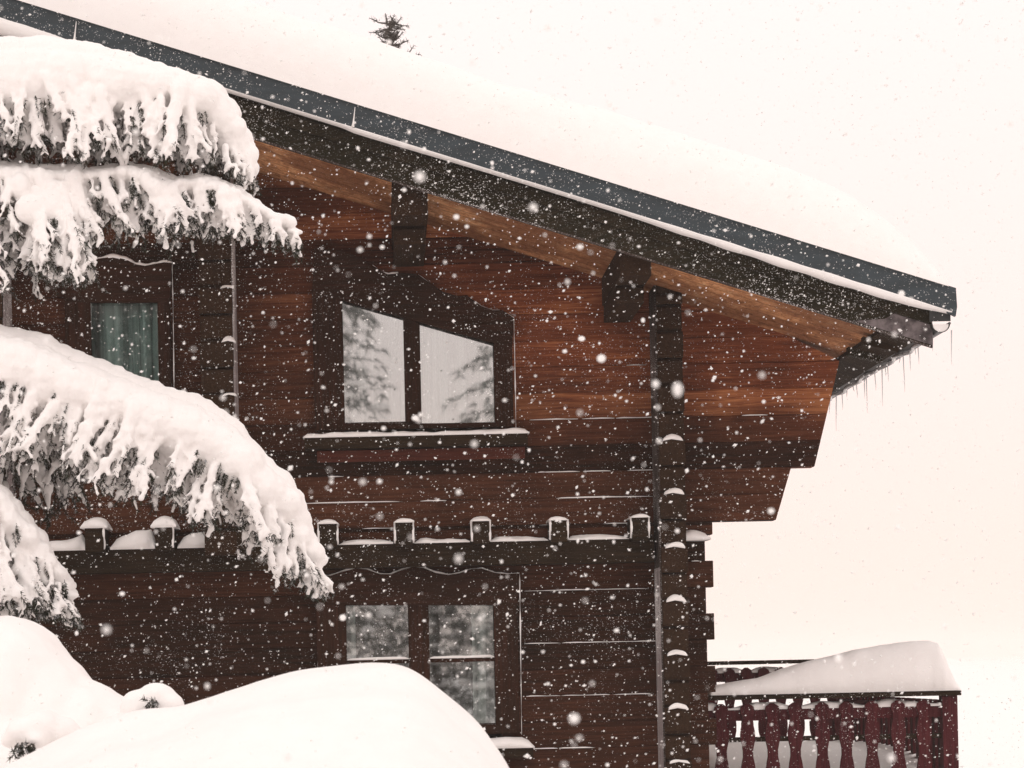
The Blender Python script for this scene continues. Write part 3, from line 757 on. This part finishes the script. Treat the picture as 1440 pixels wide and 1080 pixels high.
# far railing
YF = 5.2; zf = P(1100, 928, YF).z
xa = P(1002, 930, YF).x - .3; xb = x1
railing('terrace_railing', 'far terrace railing with bare dark handrail behind the snow drift', xa, xb, YF, zf, [xa + .14 + .155 * k for k in range(int((xb - xa) / .155))])
# side railing running back from the corner
T = thing('terrace_railing', 'side run of the red railing going back from the right corner post', 'railing', (x1, 3, za - 1), 'terrace railings')
rz_ = za - .13
s = MB(); s.box(x1 - .09, x1 - .05, YR + .1, YF - .05, rz_ - .06, rz_ + .02); obj('upper_rail', s, M['red'], T)
s = MB(); s.box(x1 - .09, x1 - .05, YR + .1, YF - .05, rz_ - .78, rz_ - .7); obj('lower_rail', s, M['red'], T)
s = MB(); s.box(x1 - .16, x1 + .03, YR + .142, YF - .06, za - .035, za); obj('handrail', s, M['dark'], T)
for k in range(20):
    y = YR + .3 + k * .2
    b = MB(); b.cham(x1 - .05, x1 - .02, x1 - .05, x1 - .02, y, y + .09, rz_ - .8, rz_ + .06, .006); obj('baluster', b, M['red'], T)
# terrace deck under it all
dk = MB(); dk.box(XC + .4, x1 + .1, YR - .1, YF + .3, .1, za - .98); obj_d = obj('terrace_deck', dk, M['dark']); tag(obj_d, 'raised wooden terrace floor beside the chalet', 'terrace')
ds = MB(); ds.ridge([(XC + .35, za - .99, za - .46), (XC + 1.2, za - .99, za - .43), (x1 + .08, za - .99, za - .47)], YR + .55, YF + .2, nc=12, seed=6, amp=.03, step=.1)
tag(obj('terrace_snow', ds, M['snow'], smooth=True), 'untouched snow lying on the terrace floor behind the balusters', 'snow')
# the drift on the handrail
def drift():
    top = [(996, 969), (1004, 964), (1030, 959), (1065, 954), (1100, 941), (1135, 930), (1165, 923), (1200, 914), (1240, 907), (1280, 902), (1304, 901), (1317, 905), (1324, 918), (1332, 938), (1340, 958), (1346, 970)]
    s = MB(); n = 14; pts = []
    for a, b in zip(top[:-1], top[1:]):
        for k in range(4): pts.append((a[0] + (b[0] - a[0]) * k / 4, a[1] + (b[1] - a[1]) * k / 4))
    pts.append(top[-1]); b0 = 0
    for (u, v) in pts:
        p = P(u, v, YR + .05); h = max(p.z - za, .01); dep = .30 + .75 * h
        for k in range(n + 1):
            t = k / n; a = math.pi * t
            cy = -math.cos(a); cz = math.sin(a) ** .55 if 0 < k < n else 0
            y = YR + .03 + (cy * .115 if cy < 0 else cy * dep)
            nz = mnoise.noise(Vector((p.x * 5, t * 5, 1))) * .012 + mnoise.noise(Vector((p.x * 22, t * 2, 8))) * .007
            s.v.append((p.x, y - nz, za + .002 + h * cz + (nz * .5 if 0 < k < n else 0)))
    m_ = n + 1
    for i in range(len(pts) - 1):
        for k in range(n): a = i * m_ + k; s.f.append((a, a + 1, a + m_ + 1, a + m_))
        s.f.append((i * m_, (i + 1) * m_, (i + 1) * m_ + n, i * m_ + n))
    s.f.append(tuple(range(m_))); a = (len(pts) - 1) * m_; s.f.append(tuple(range(a + n, a - 1, -1)))
    tag(fixnormals(obj('snow_drift', s, M['snow'], smooth=True)), 'wedge of wind-packed snow rising to the right on the red railing', 'snow')
drift()

# ------------------------------------------------------------------ foliage helpers
def needles(mb, pts, rng, per=340, ln=.026, wd=.0024, droop=.3):
    """needles all round a twig polyline"""
    pts = [Vector(p) for p in pts]
    for a, b in zip(pts[:-1], pts[1:]):
        d = b - a; L = d.length
        if L < 1e-5: continue
        d.normalize(); n = max(2, int(L * per))
        for _ in range(n):
            p = a + (b - a) * rng.random()
            q = Vector((rng.gauss(0, 1), rng.gauss(0, 1), rng.gauss(0, 1) - droop)); q -= q.dot(d) * d * .4; q = (q.normalized() * .8 + d * .6).normalized()
            l = ln * rng.uniform(.6, 1.25); sd_ = q.cross(Vector((rng.gauss(0, 1), rng.gauss(0, 1), rng.gauss(0, 1)))).normalized() * wd
            i = len(mb.v); mb.v += [tuple(p + sd_), tuple(p - sd_), tuple(p + q * l)]; mb.f.append((i, i + 1, i + 2))

# ------------------------------------------------------------------ snow-laden spruce at the left
SP = thing('spruce_tree', 'big spruce reaching in from the left, boughs bent under heavy snow', 'tree', P(-300, 1300, -4).to_tuple())
def interp(pts, u, i):
    if u <= pts[0][0]: return pts[0][i]
    for a, b in zip(pts[:-1], pts[1:]):
        if a[0] <= u <= b[0]:
            t = (u - a[0]) / (b[0] - a[0]); return a[i] + (b[i] - a[i]) * t
    return pts[-1][i]
def bough(ctrl, Y, seed, depth=.30, lean=.35, fstep=11, rough_top=.0, voxel=.0085, fr=(.020, .040), up=None, nl=1.0, drop=(0.4, 1.0), layers=(-1, -.55, -.1, .4, .85), extra=None):
    """ctrl: (u, v top, v where the smooth snow ends, v where the hanging twigs end)"""
    rng = random.Random(seed); body = MB(); nd = MB(); tw = MB()
    u0, u1 = ctrl[0][0], ctrl[-1][0]; px = (D + Y) / F
    c0 = P((u0 + u1) / 2, interp(ctrl, (u0 + u1) / 2, 1), Y)
    Bp = part('bough', c0, SP)
    # body
    u = u0
    while u <= u1:
        vt, vb = interp(ctrl, u, 1), interp(ctrl, u, 2); th = max((vb - vt) * px, .05)
        tipf = min(1, (u1 - u) * px / .5 + .25)
        for lay in (-.7, 0, .7):
            yo = Y + lay * depth * tipf * rng.uniform(.8, 1.1)
            drp = abs(lay) ** 2 * th * .30
            rz = th / 2 * rng.uniform(.86, 1.0) * (1 - .22 * abs(lay)); rx = max(.045, min(th * .45, .12)) * rng.uniform(.85, 1.25)
            p = P(u + rng.uniform(-3, 3), vt, yo)
            body.ball((p.x, yo, p.z - rz - drp + rng.uniform(-.004, .004)), (rx, depth * .5 * tipf, rz), 12, 8)
        u += 7
    # hanging fronds: a broad main lobe with smaller lobes fanning from it
    def lobe(st, ang, dy, tot, r0, r1, cover):
        n = max(4, int(tot / .02)); path = []; cv = rng.gauss(0, .12); ph = rng.uniform(0, 6)
        for k in range(n + 1):
            t = k / n; x = st.x + math.sin(ang + cv * t) * tot * t; z = st.z - math.cos(ang * .6) * tot * t; y = st.y + dy * tot * t
            path.append(Vector((x, y, z)))
            if t <= cover:
                rr = r0 + (r1 - r0) * (t / cover) ** .8; rr *= 1 + .12 * math.sin(ph + t * 9) * t + rng.uniform(-.10, .10)
                body.ball((x, y, z), (rr, rr, rr * 1.25), 8, 6)
        for _ in range(int(tot / .016)):
            k = rng.randrange(max(1, n // 4), n + 1); t = k / n
            if t > cover + .12: continue
            rr = max(.004, r0 + (r1 - r0) * min(1, t / cover) ** .8); sg = rng.choice((-1, 1)); a2 = ang * .6 + sg * rng.uniform(.2, .75); l2 = rng.uniform(.02, .05); p = path[k] + Vector((sg * rr * .75, -rr * rng.uniform(-.2, .8), 0)); q = Vector((math.sin(a2), rng.uniform(-.5, .2), -math.cos(a2)))
            for t2 in (0, .35, .7, 1): body.ball(p + q * l2 * t2, .0105 - .0045 * t2, 6, 4)
        return path
    def twig(path, seed_n=2):
        off = Vector((rng.uniform(-.01, .02), .014, -.014)); n = len(path)
        twp = [p + off for p in path[n // 4:]] + [path[-1] + off + (path[-1] - path[0]).normalized() * .03]
        if rng.random() < .45: q0 = path[-1] + Vector((0, -.016, .01)); needles(nd, [path[int(n * .6)] + Vector((rng.uniform(-.02, .02), -.02, 0)), q0], rng, per=200, ln=.022)
        tw.tube(twp, .0022, 4); needles(nd, twp, rng, per=int(320 * nl), ln=.030)
        for _ in range(seed_n):
            q = path[rng.randrange(n // 3, n)] + off; dirv = Vector((rng.uniform(-.7, .8), rng.uniform(-.6, .6), -1)).normalized()
            l = rng.uniform(.04, .11); needles(nd, [q, q + dirv * l * .5, q + dirv * l], rng, per=int(320 * nl), ln=.026)
            if rng.random() < .5:
                for t_ in (.2, .4, .6, .8): body.ball(q + dirv * l * t_ + Vector((0, -.008, .010)), rng.uniform(.009, .016), 7, 5)
    for lay in layers:
        u = u0 + rng.uniform(0, fstep * 2)
        while u <= u1:
            vt, vb, vf = (interp(ctrl, u, i) for i in (1, 2, 3)); tipf = min(1, (u1 - u) * px / .5 + .25); front = lay < -.5
            yo = Y + lay * depth * tipf + rng.uniform(-.04, .04) - (.02 if front else 0)
            ln_ = lean(u) if callable(lean) else lean
            grp = .5 + .5 * mnoise.noise(Vector((u * .022, lay * 2, seed)))
            big = rng.random() < .55
            L = max(10, vf - vb) * px * (drop[0] + (drop[1] - drop[0]) * min(1, max(0, grp * 1.0 + rng.uniform(-.15, .45))))
            if not big: L *= rng.uniform(.35, .8)
            st = P(u + rng.uniform(-5, 5), vb - (vb - vt) * (rng.uniform(.15, .7) if front else rng.uniform(.15, .45)), yo); st.z -= abs(lay) * .02
            L *= (1.0 if front or lay > .3 else .9); tot = L + max(0, st.z - P(u, vb, yo).z); r0 = rng.uniform(*fr) * (1.35 if big else .8) * (.55 + .45 * tipf)
            r0 = min(r0, .5 * (vb - vt) * px + .01)
            ang = ln_ + rng.gauss(0, .16); dy = lay * .2 + rng.gauss(0, .1)
            path = lobe(st, ang, dy, tot, r0, r0 * rng.uniform(.18, .36), rng.uniform(.72, 1.0)); twig(path)
            if big:
                for _ in range(rng.randrange(2, 5)):
                    k = rng.randrange(int(len(path) * .35), int(len(path) * .85)); sg = rng.choice((-1, 1))
                    p2 = lobe(path[k] + Vector((sg * r0 * .3, rng.uniform(-.6, .3) * r0, 0)), ang + sg * rng.uniform(.12, .42), dy + rng.gauss(0, .2), L * rng.uniform(.25, .6) + .02, r0 * rng.uniform(.4, .6), r0 * .12, rng.uniform(.7, 1)); twig(p2, 1)
            u += fstep * rng.uniform(.6, 1.7)
    if extra: extra(body, nd, tw, rng)
    # dark tufts of needles left bare on the near flank
    for _ in range(int((min(u1, 460) - max(u0, -40)) / 15)):
        u = rng.uniform(max(u0, -40), u1 - 15); vt, vb = interp(ctrl, u, 1), interp(ctrl, u, 2); v = vb - (vb - vt) * rng.uniform(.0, .38); tipf = min(1, (u1 - u) * px / .5 + .25)
        a = P(u, v, Y - depth * tipf * 1.12); ln_ = lean(u) if callable(lean) else lean
        for _ in range(rng.randrange(2, 5)):
            p = a + Vector((rng.gauss(0, .018), 0, rng.gauss(0, .02))); needles(nd, [p, p + Vector((math.sin(ln_) * .07, -.01, -.075))], rng, per=520, ln=.020)
    # limb
    limb = [P(-300, interp(ctrl, u0, 1) + 40, Y)] + [P(u_, (interp(ctrl, u_, 1) + interp(ctrl, u_, 2)) / 2 + 6, Y) for u_ in np.linspace(u0, u1 - 4, 12)]
    tw.tube(limb, [.035 - .031 * k / 12 for k in range(13)], 6)
    obj('limb', tw, M['bark'], Bp); obj('foliage', nd, M['needle'], Bp)
    o = obj('snow_load', body, M['snow'], Bp, smooth=True); remesh(o, voxel, 1, [(.16, .022), (.045, .009), (.018, .004)])
    return Bp
YT = -4.0
# thin back layer of needles and clumps between the upper boughs
def clump(uc, vc, ru, rv, n, rmin=.014, rmax=.030, Y=YT + .15):
    def f(body, nd, tw, rng):
        for _ in range(n):
            u = uc + rng.uniform(-ru, ru); v = vc + rng.uniform(-rv, rv); y = Y + rng.uniform(-.15, .25); p = P(u, v, y)
            l = rng.uniform(.10, .22); ang = rng.gauss(.1, .3); path = [p + Vector((math.sin(ang) * l * t, 0, -l * t)) for t in (0, .25, .5, .75, 1)]
            if rng.random() < .62:
                for k in range(7):
                    t = k / 6; r = (rmax + (rmin * .6 - rmax) * t) * rng.uniform(.7, 1.1); body.ball(p + Vector((math.sin(ang) * l * t * .8, -.02, -l * t * .8)), (r, r, r * 1.4), 7, 5)
            tw.tube(path, .0025, 4); needles(nd, path, rng, per=420, ln=.03)
            for _ in range(3):
                q = path[rng.randrange(1, 5)]; dv_ = Vector((rng.uniform(-1, 1), rng.uniform(-.5, .5), -rng.uniform(.3, 1))).normalized(); needles(nd, [q, q + dv_ * .08], rng, per=420, ln=.028)
    return f
# A: topmost bough
bough([(-260, 70, 210, 260), (-60, 52, 200, 235), (0, 52, 172, 205), (60, 50, 165, 205), (130, 60, 160, 220), (185, 78, 158, 230), (245, 97, 160, 235), (285, 108, 178, 236), (306, 130, 195, 240), (320, 165, 215, 245), (341, 190, 235, 258), (350, 222, 255, 264)], YT, 21, depth=.32, lean=.12, fstep=12, drop=(.3, 1.05))
# B: bough beneath it, reaching further right
bough([(-260, 200, 270, 420), (-20, 225, 262, 385), (50, 232, 268, 385), (100, 232, 275, 372), (125, 238, 262, 320), (180, 228, 262, 322), (215, 236, 270, 328), (245, 250, 270, 322), (285, 245, 276, 318), (325, 258, 284, 322), (350, 276, 298, 322), (378, 296, 314, 330), (404, 302, 320, 334), (413, 322, 334, 344)], YT - .1, 22, depth=.22, lean=.25, fstep=13, fr=(.02, .040), extra=clump(35, 245, 80, 50, 60))
# a separate heavy hanging twig on the left of it
bough([(52, 262, 318, 380), (72, 250, 335, 392), (95, 262, 330, 382), (116, 300, 345, 384)], YT - .35, 27, depth=.12, lean=.05, fstep=12, fr=(.016, .03))
# C: big middle bough
bough([(-260, 430, 580, 700), (-60, 445, 565, 660), (0, 456, 560, 640), (50, 466, 580, 632), (85, 484, 590, 652), (125, 500, 600, 664), (175, 522, 620, 682), (220, 540, 636, 692), (265, 552, 652, 704), (305, 575, 674, 722), (335, 606, 694, 740), (350, 634, 712, 752), (378, 655, 730, 776), (401, 684, 750, 796), (412, 722, 778, 812), (434, 756, 800, 824), (446, 780, 810, 830)], YT - .2, 23, depth=.36, lean=lambda u: -.38 if u < 330 else -.38 + min(1, (u - 330) / 60) * .42, fstep=11, drop=(.2, 1.1), extra=clump(40, 640, 80, 50, 55))
# D: lower left bough
bough([(-260, 600, 740, 860), (-60, 640, 730, 850), (0, 690, 745, 862), (20, 715, 765, 862), (45, 745, 790, 864), (70, 780, 815, 866), (92, 815, 835, 864), (103, 842, 852, 866)], YT - .5, 24, depth=.26, lean=.22, fstep=9, fr=(.010, .022), nl=1.2)
tr = MB(); b = P(-300, 1300, YT); tr.tube([Vector((b.x, b.y, z)) for z in (-.3, 2, 4, 6, 8, 10.5)], [.26, .22, .17, .12, .07, .01], 12); obj('trunk', tr, M['bark'], SP, smooth=True)

# ------------------------------------------------------------------ snow-buried shrubs, lower left
def mound_shrub(label, blobs, pockets, Y, voxel=.02, name='snow_covered_shrub'):
    c = P(blobs[0][0], 1260, Y); S_ = thing(name, label, 'shrub', (c.x, c.y, 0), 'shrubs buried in snow')
    body = MB()
    for (u, v, ru, rv, dy, ry) in blobs:
        p = P(u, v, Y + dy); k = (D + Y + dy) / F; body.ball(p, (ru * k, ry, rv * k), 20, 14)
    o = obj('snow_load', body, M['snow'], S_, smooth=True); remesh(o, voxel, 10, [(.5, .05), (.14, .02)])
    nd = MB(); tw = MB(); rng = random.Random(4)
    for (u, v, ru, rv, dy) in pockets:
        k = (D + Y + dy) / F
        for _ in range(46):
            a = P(u + rng.uniform(-ru, ru) * .8, v + rng.uniform(-rv, rv) * .8, Y + dy + rng.uniform(-.05, .03)); d_ = Vector((rng.uniform(-.7, .7), -rng.uniform(.1, .6), rng.uniform(-1, .2))).normalized()
            pts = [a, a + d_ * rv * k * .5]; tw.tube(pts, .002, 4); needles(nd, pts, rng, per=600, ln=.022)
    if nd.v: obj('twig', tw, M['bark'], S_); obj('foliage', nd, M['needle'], S_)
    return S_
mound_shrub('broad snow-buried shrub under the lowest spruce bough at the left edge', [(-120, 1010, 200, 160, .2, .6), (10, 1010, 110, 148, 0, .55), (70, 1040, 80, 125, -.05, .5), (120, 1060, 75, 105, -.1, .45), (160, 1075, 80, 95, -.1, .45), (-40, 1120, 260, 110, -.4, .8), (60, 1130, 200, 80, -.5, .6)], [], -6.6)
mound_shrub('small round snow-capped shrub tip with a dark needle gap beside the big mound', [(196, 995, 26, 24, 0, .09), (222, 985, 28, 25, 0, .10), (236, 994, 22, 21, -.02, .09), (200, 1022, 60, 22, .05, .15)], [(214, 998, 9, 17, -.13), (252, 1000, 5, 6, -.08)], -7.3, voxel=.012)
mound_shrub('low snow-capped shrub showing dark needles in the bottom left corner', [(30, 1030, 26, 24, 0, .10), (58, 1020, 30, 26, .04, .12), (14, 1042, 18, 16, .02, .08), (84, 1030, 30, 24, .08, .12), (48, 1040, 20, 14, -.03, .08), (110, 1046, 34, 22, .12, .12)], [(34, 1054, 19, 15, -.12)], -7.8, voxel=.012)

# ------------------------------------------------------------------ big snow mound in front
def mound():
    Y0 = -8.6
    prof = [(-500, 1290), (-200, 1180), (0, 1092), (60, 1068), (130, 1038), (200, 1016), (255, 1001), (330, 971), (400, 953), (470, 942), (525, 935), (560, 937), (590, 949), (625, 976), (662, 1007), (695, 1042), (712, 1080), (735, 1130), (790, 1240), (900, 1420), (1000, 1560)]
    px = [(P(u, v, Y0).x, P(u, v, Y0).z) for u, v in prof]
    xs = np.linspace(px[0][0], px[-1][0], 150); ys = [Y0 + (k - 40) * .07 for k in range(90)]
    raw = np.interp(xs, [a for a, b in px], [b for a, b in px])
    ker = np.hanning(9); ker /= ker.sum(); pad = np.pad(raw, 4, mode='edge'); zsn = np.convolve(pad, ker, 'valid')
    s = MB()
    for i, x in enumerate(xs):
        for y in ys:
            t = (y - Y0); f = 1 - (abs(t) / (2.9 if t < 0 else 2.4)) ** 2.0
            drop = -.9 * max(0, 1 - max(f, 0)) if t < 0 else -1.3 * (1 - max(f, 0))
            z = zsn[i] + drop + (.05 * mnoise.noise(Vector((x * 1.6, y * 1.6, 3))) + .014 * mnoise.noise(Vector((x * 5, y * 4, 3)))) * min(1, abs(t) * 2 + .35)
            # soft wind-drifted shelf across the near flank
            z += .05 * math.exp(-((t + .55 + .25 * x) / .16) ** 2)
            s.v.append((x, y, max(z, -.3)))
    n = len(ys)
    for i in range(len(xs) - 1):
        for j in range(n - 1): a = i * n + j; s.f.append((a, a + n, a + n + 1, a + 1))
    tag(obj('snow_mound', s, M['snow'], smooth=True), 'large smooth heap of snow in front of the ground floor window', 'snow')
mound()

# ------------------------------------------------------------------ spruces: behind the roof, and behind the camera (mirrored in the panes)
def spruce(loc, h, r, seed, label, snow=.45, dense=1.0, mats=('needle', 'snow'), topbare=False, z_from=0.12, group=None):
    rng = random.Random(seed); T = thing('spruce_tree', label, 'tree', loc, group); x0, y0, z0 = loc
    t = MB(); t.tube([(x0, y0, z0 - .2), (x0, y0, z0 + h * .5), (x0 + .02, y0, z0 + h)], [h * .018, h * .011, .008], 8); obj('trunk', t, M['bark'], T, smooth=True)
    fo = MB(); sn = MB(); z = z0 + h * z_from
    while z < z0 + h * .985:
        f = 1 - (z - z0) / h; R = r * f ** .8 + .10; nb = max(5, int(9 * dense))
        for b in range(nb):
            a = rng.uniform(0, 2 * math.pi); L = R * rng.uniform(.7, 1.1); n = max(3, int(L / .16))
            for k in range(1, n + 1):
                s_ = k / n; px_ = x0 + math.cos(a) * L * s_; py = y0 + math.sin(a) * L * s_; pz = z - .35 * L * s_ * s_ + rng.uniform(-.03, .03)
                for _ in range(int(5 * dense)):
                    q = Vector((px_ + rng.gauss(0, .07), py + rng.gauss(0, .07), pz)); d_ = Vector((math.cos(a) * .5 + rng.gauss(0, .5), math.sin(a) * .5 + rng.gauss(0, .5), -rng.uniform(.2, 1))).normalized(); l = rng.uniform(.12, .26)
                    w_ = d_.cross(Vector((rng.gauss(0, 1), rng.gauss(0, 1), rng.gauss(0, 1)))).normalized() * .022; i = len(fo.v); fo.v += [tuple(q + w_), tuple(q - w_), tuple(q + d_ * l)]; fo.f.append((i, i + 1, i + 2))
                if rng.random() < snow: sn.ball((px_, py, pz + .03), (rng.uniform(.08, .2), rng.uniform(.08, .2), rng.uniform(.04, .08)), 7, 5)
        z += .22 / dense
    obj('crown', fo, M[mats[0]], T)
    if sn.v: obj('snow_load', sn, M['snow'], T, smooth=True)
    return T
def peek_tree():
    """spruce behind the house: only its frosted tips rise over the roof snow"""
    rng = random.Random(8); Y = 3.6
    def tips(T, u, vb, vt, spread, n):
        fo = MB(); base = P(u, vb + 14, Y); top = P(u + 2, vt, Y)
        for _ in range(n):
            t = rng.random() ** .8; p = base.lerp(top, t); a = rng.uniform(0, 2 * math.pi); up = rng.uniform(-.3, 1.3)
            d_ = Vector((math.cos(a), math.sin(a) * .8, up)).normalized(); L = spread * rng.uniform(.35, 1.0) * (1.15 - t * .55); tipp = p + d_ * L
            fo.tube([p, p + d_ * L * .5 + Vector((0, 0, -.01)), tipp], [.006, .0045, .002], 4); needles(fo, [p, tipp], rng, per=130, ln=.032, wd=.003)
        obj('crown', fo, M['needle2'], T)
    b = P(548, 900, Y)
    T = thing('spruce_tree', 'spruce tip sticking up behind the snowy roof', 'tree', (b.x, Y, 0), 'spruce tips behind the roof')
    tk = MB(); tp = P(549, 30, Y); tk.tube([(b.x, Y, -.1), (b.x, Y, 3), (tp.x, Y, tp.z)], [.12, .09, .008], 8); obj('trunk', tk, M['bark'], T, smooth=True)
    tips(T, 547, 78, 32, .16, 95)
    return tips
# the tree stands beyond the far eaves so it never pierces the house
def peek(u, vbase, vtip, spread, n, Y, label, seed):
    rng = random.Random(seed); tp = P(u, vtip + 6, Y)
    T = thing('spruce_tree', label, 'tree', (tp.x, Y, 0), 'spruce tips behind the roof'); k = (D + Y) / F
    tk = MB(); tk.tube([(tp.x, Y, -.1), (tp.x, Y, tp.z * .6), (tp.x, Y, tp.z)], [.17, .11, .010], 8); obj('trunk', tk, M['bark'], T, smooth=True)
    fo = MB(); zb_ = P(u, vbase, Y).z; H = tp.z - zb_
    z = 1.5
    while z < tp.z:
        near = z > zb_ - .3
        f = 1 - z / tp.z; R = spread * k * (1 if near else 1) * rng.uniform(.6, 1.05) + (0 if near else f * 2.0)
        m_ = n if near else 4
        for _ in range(m_):
            a = rng.uniform(0, 2 * math.pi); d_ = Vector((math.cos(a), math.sin(a), rng.uniform(-.3, 1.0))).normalized(); p = Vector((tp.x + rng.gauss(0, .03), Y, z + rng.uniform(-.04, .04))); tipp = p + d_ * R * rng.uniform(.5, 1.1)
            fo.tube([p, p.lerp(tipp, .5) + Vector((0, 0, -.02)), tipp], [.012, .008, .003], 4); needles(fo, [p, tipp], rng, per=100, ln=.05, wd=.005)
        z += .07 if near else .3
    obj('crown', fo, M['needle2'], T); return T
peek(548, 80, 24, 34, 9, 11.5, 'taller spruce tip sticking up behind the snowy roof', 2)
peek(573, 86, 70, 22, 7, 11.5, 'lower spruce tip just right of the taller one behind the roof', 5)
rr = random.Random(9)
for i, (x, y, h, r) in enumerate([(-.95, -24, 10.6, 2.1), (1.0, -31, 6.2, 2.4), (2.5, -25, 11.5, 2.2), (6.6, -30, 9, 2.3), (-5, -29, 11, 2.4), (-9.5, -33, 10, 2.6)]):
    spruce((x, y, 0), h, r, 40 + i, ['tall snowy spruce behind the viewer, mirrored in the window panes', 'shorter snowy spruce behind the viewer, mirrored between taller ones', 'tallest slim spruce mirrored in the right panes', 'far right spruce mirrored in the panes', 'left spruce behind the viewer with dense snow', 'leftmost spruce behind the viewer'][i], dense=.9, snow=.12, group='spruces behind the viewer')

# ------------------------------------------------------------------ falling snow
def flakes():
    rng = random.Random(77); s = MB(); n = 31000
    octv = [(1, 0, 0), (-1, 0, 0), (0, 1, 0), (0, -1, 0), (0, 0, 1), (0, 0, -1)]; octf = [(0, 2, 4), (2, 1, 4), (1, 3, 4), (3, 0, 4), (2, 0, 5), (1, 2, 5), (3, 1, 5), (0, 3, 5)]
    for i in range(n):
        d = (2.6 ** 3 + (17.2 ** 3 - 2.6 ** 3) * rng.random()) ** (1 / 3)
        u = rng.uniform(-260, 1700); v = rng.uniform(-150, 1250); p = P(u, v, d - D)
        if p.z < .1: continue
        if p.y > -1.75 and p.z > zb(p.x) - .05: continue
        if p.y > -.5: continue
        r = (.0021 if d > 7 else .0020) * math.exp(rng.gauss(0, .48))
        r = min(r, .0075)
        if d < 7: 
            s.ball(p, (r * rng.uniform(.8, 1.3), r, r * rng.uniform(.8, 1.2)), 8, 5); continue
        b = len(s.v); ang = rng.gauss(.5, .5); el = rng.uniform(1, 1.8); ca, sa = math.cos(ang), math.sin(ang)
        for q in octv:
            x, z = q[0] * el * rng.uniform(.7, 1.2), q[2] * rng.uniform(.7, 1.2); s.v.append((p.x + (x * ca - z * sa) * r, p.y + q[1] * r, p.z + (x * sa + z * ca) * r))
        s.f += [tuple(b + k for k in f) for f in octf]
    tag(obj('falling_snow', s, M['flake'], smooth=True), 'snowflakes drifting down in front of the chalet', 'snow', kind='stuff')
flakes()

# ------------------------------------------------------------------ snow-filled air
m, t = mat('snowy_air'); v_ = t.nodes.new('ShaderNodeVolumePrincipled'); v_.inputs['Density'].default_value = .0010
v_.inputs['Color'].default_value = (1, .945, .91, 1); v_.inputs['Anisotropy'].default_value = .2
oo = t.nodes.new('ShaderNodeOutputMaterial'); t.links.new(v_.outputs[0], oo.inputs['Volume'])
h = MB(); h.box(-2000, 2000, -1100, 2500, -3, 16)
tag(obj('haze', h, m), 'pale snow-filled air fading the distance', 'haze', kind='stuff')
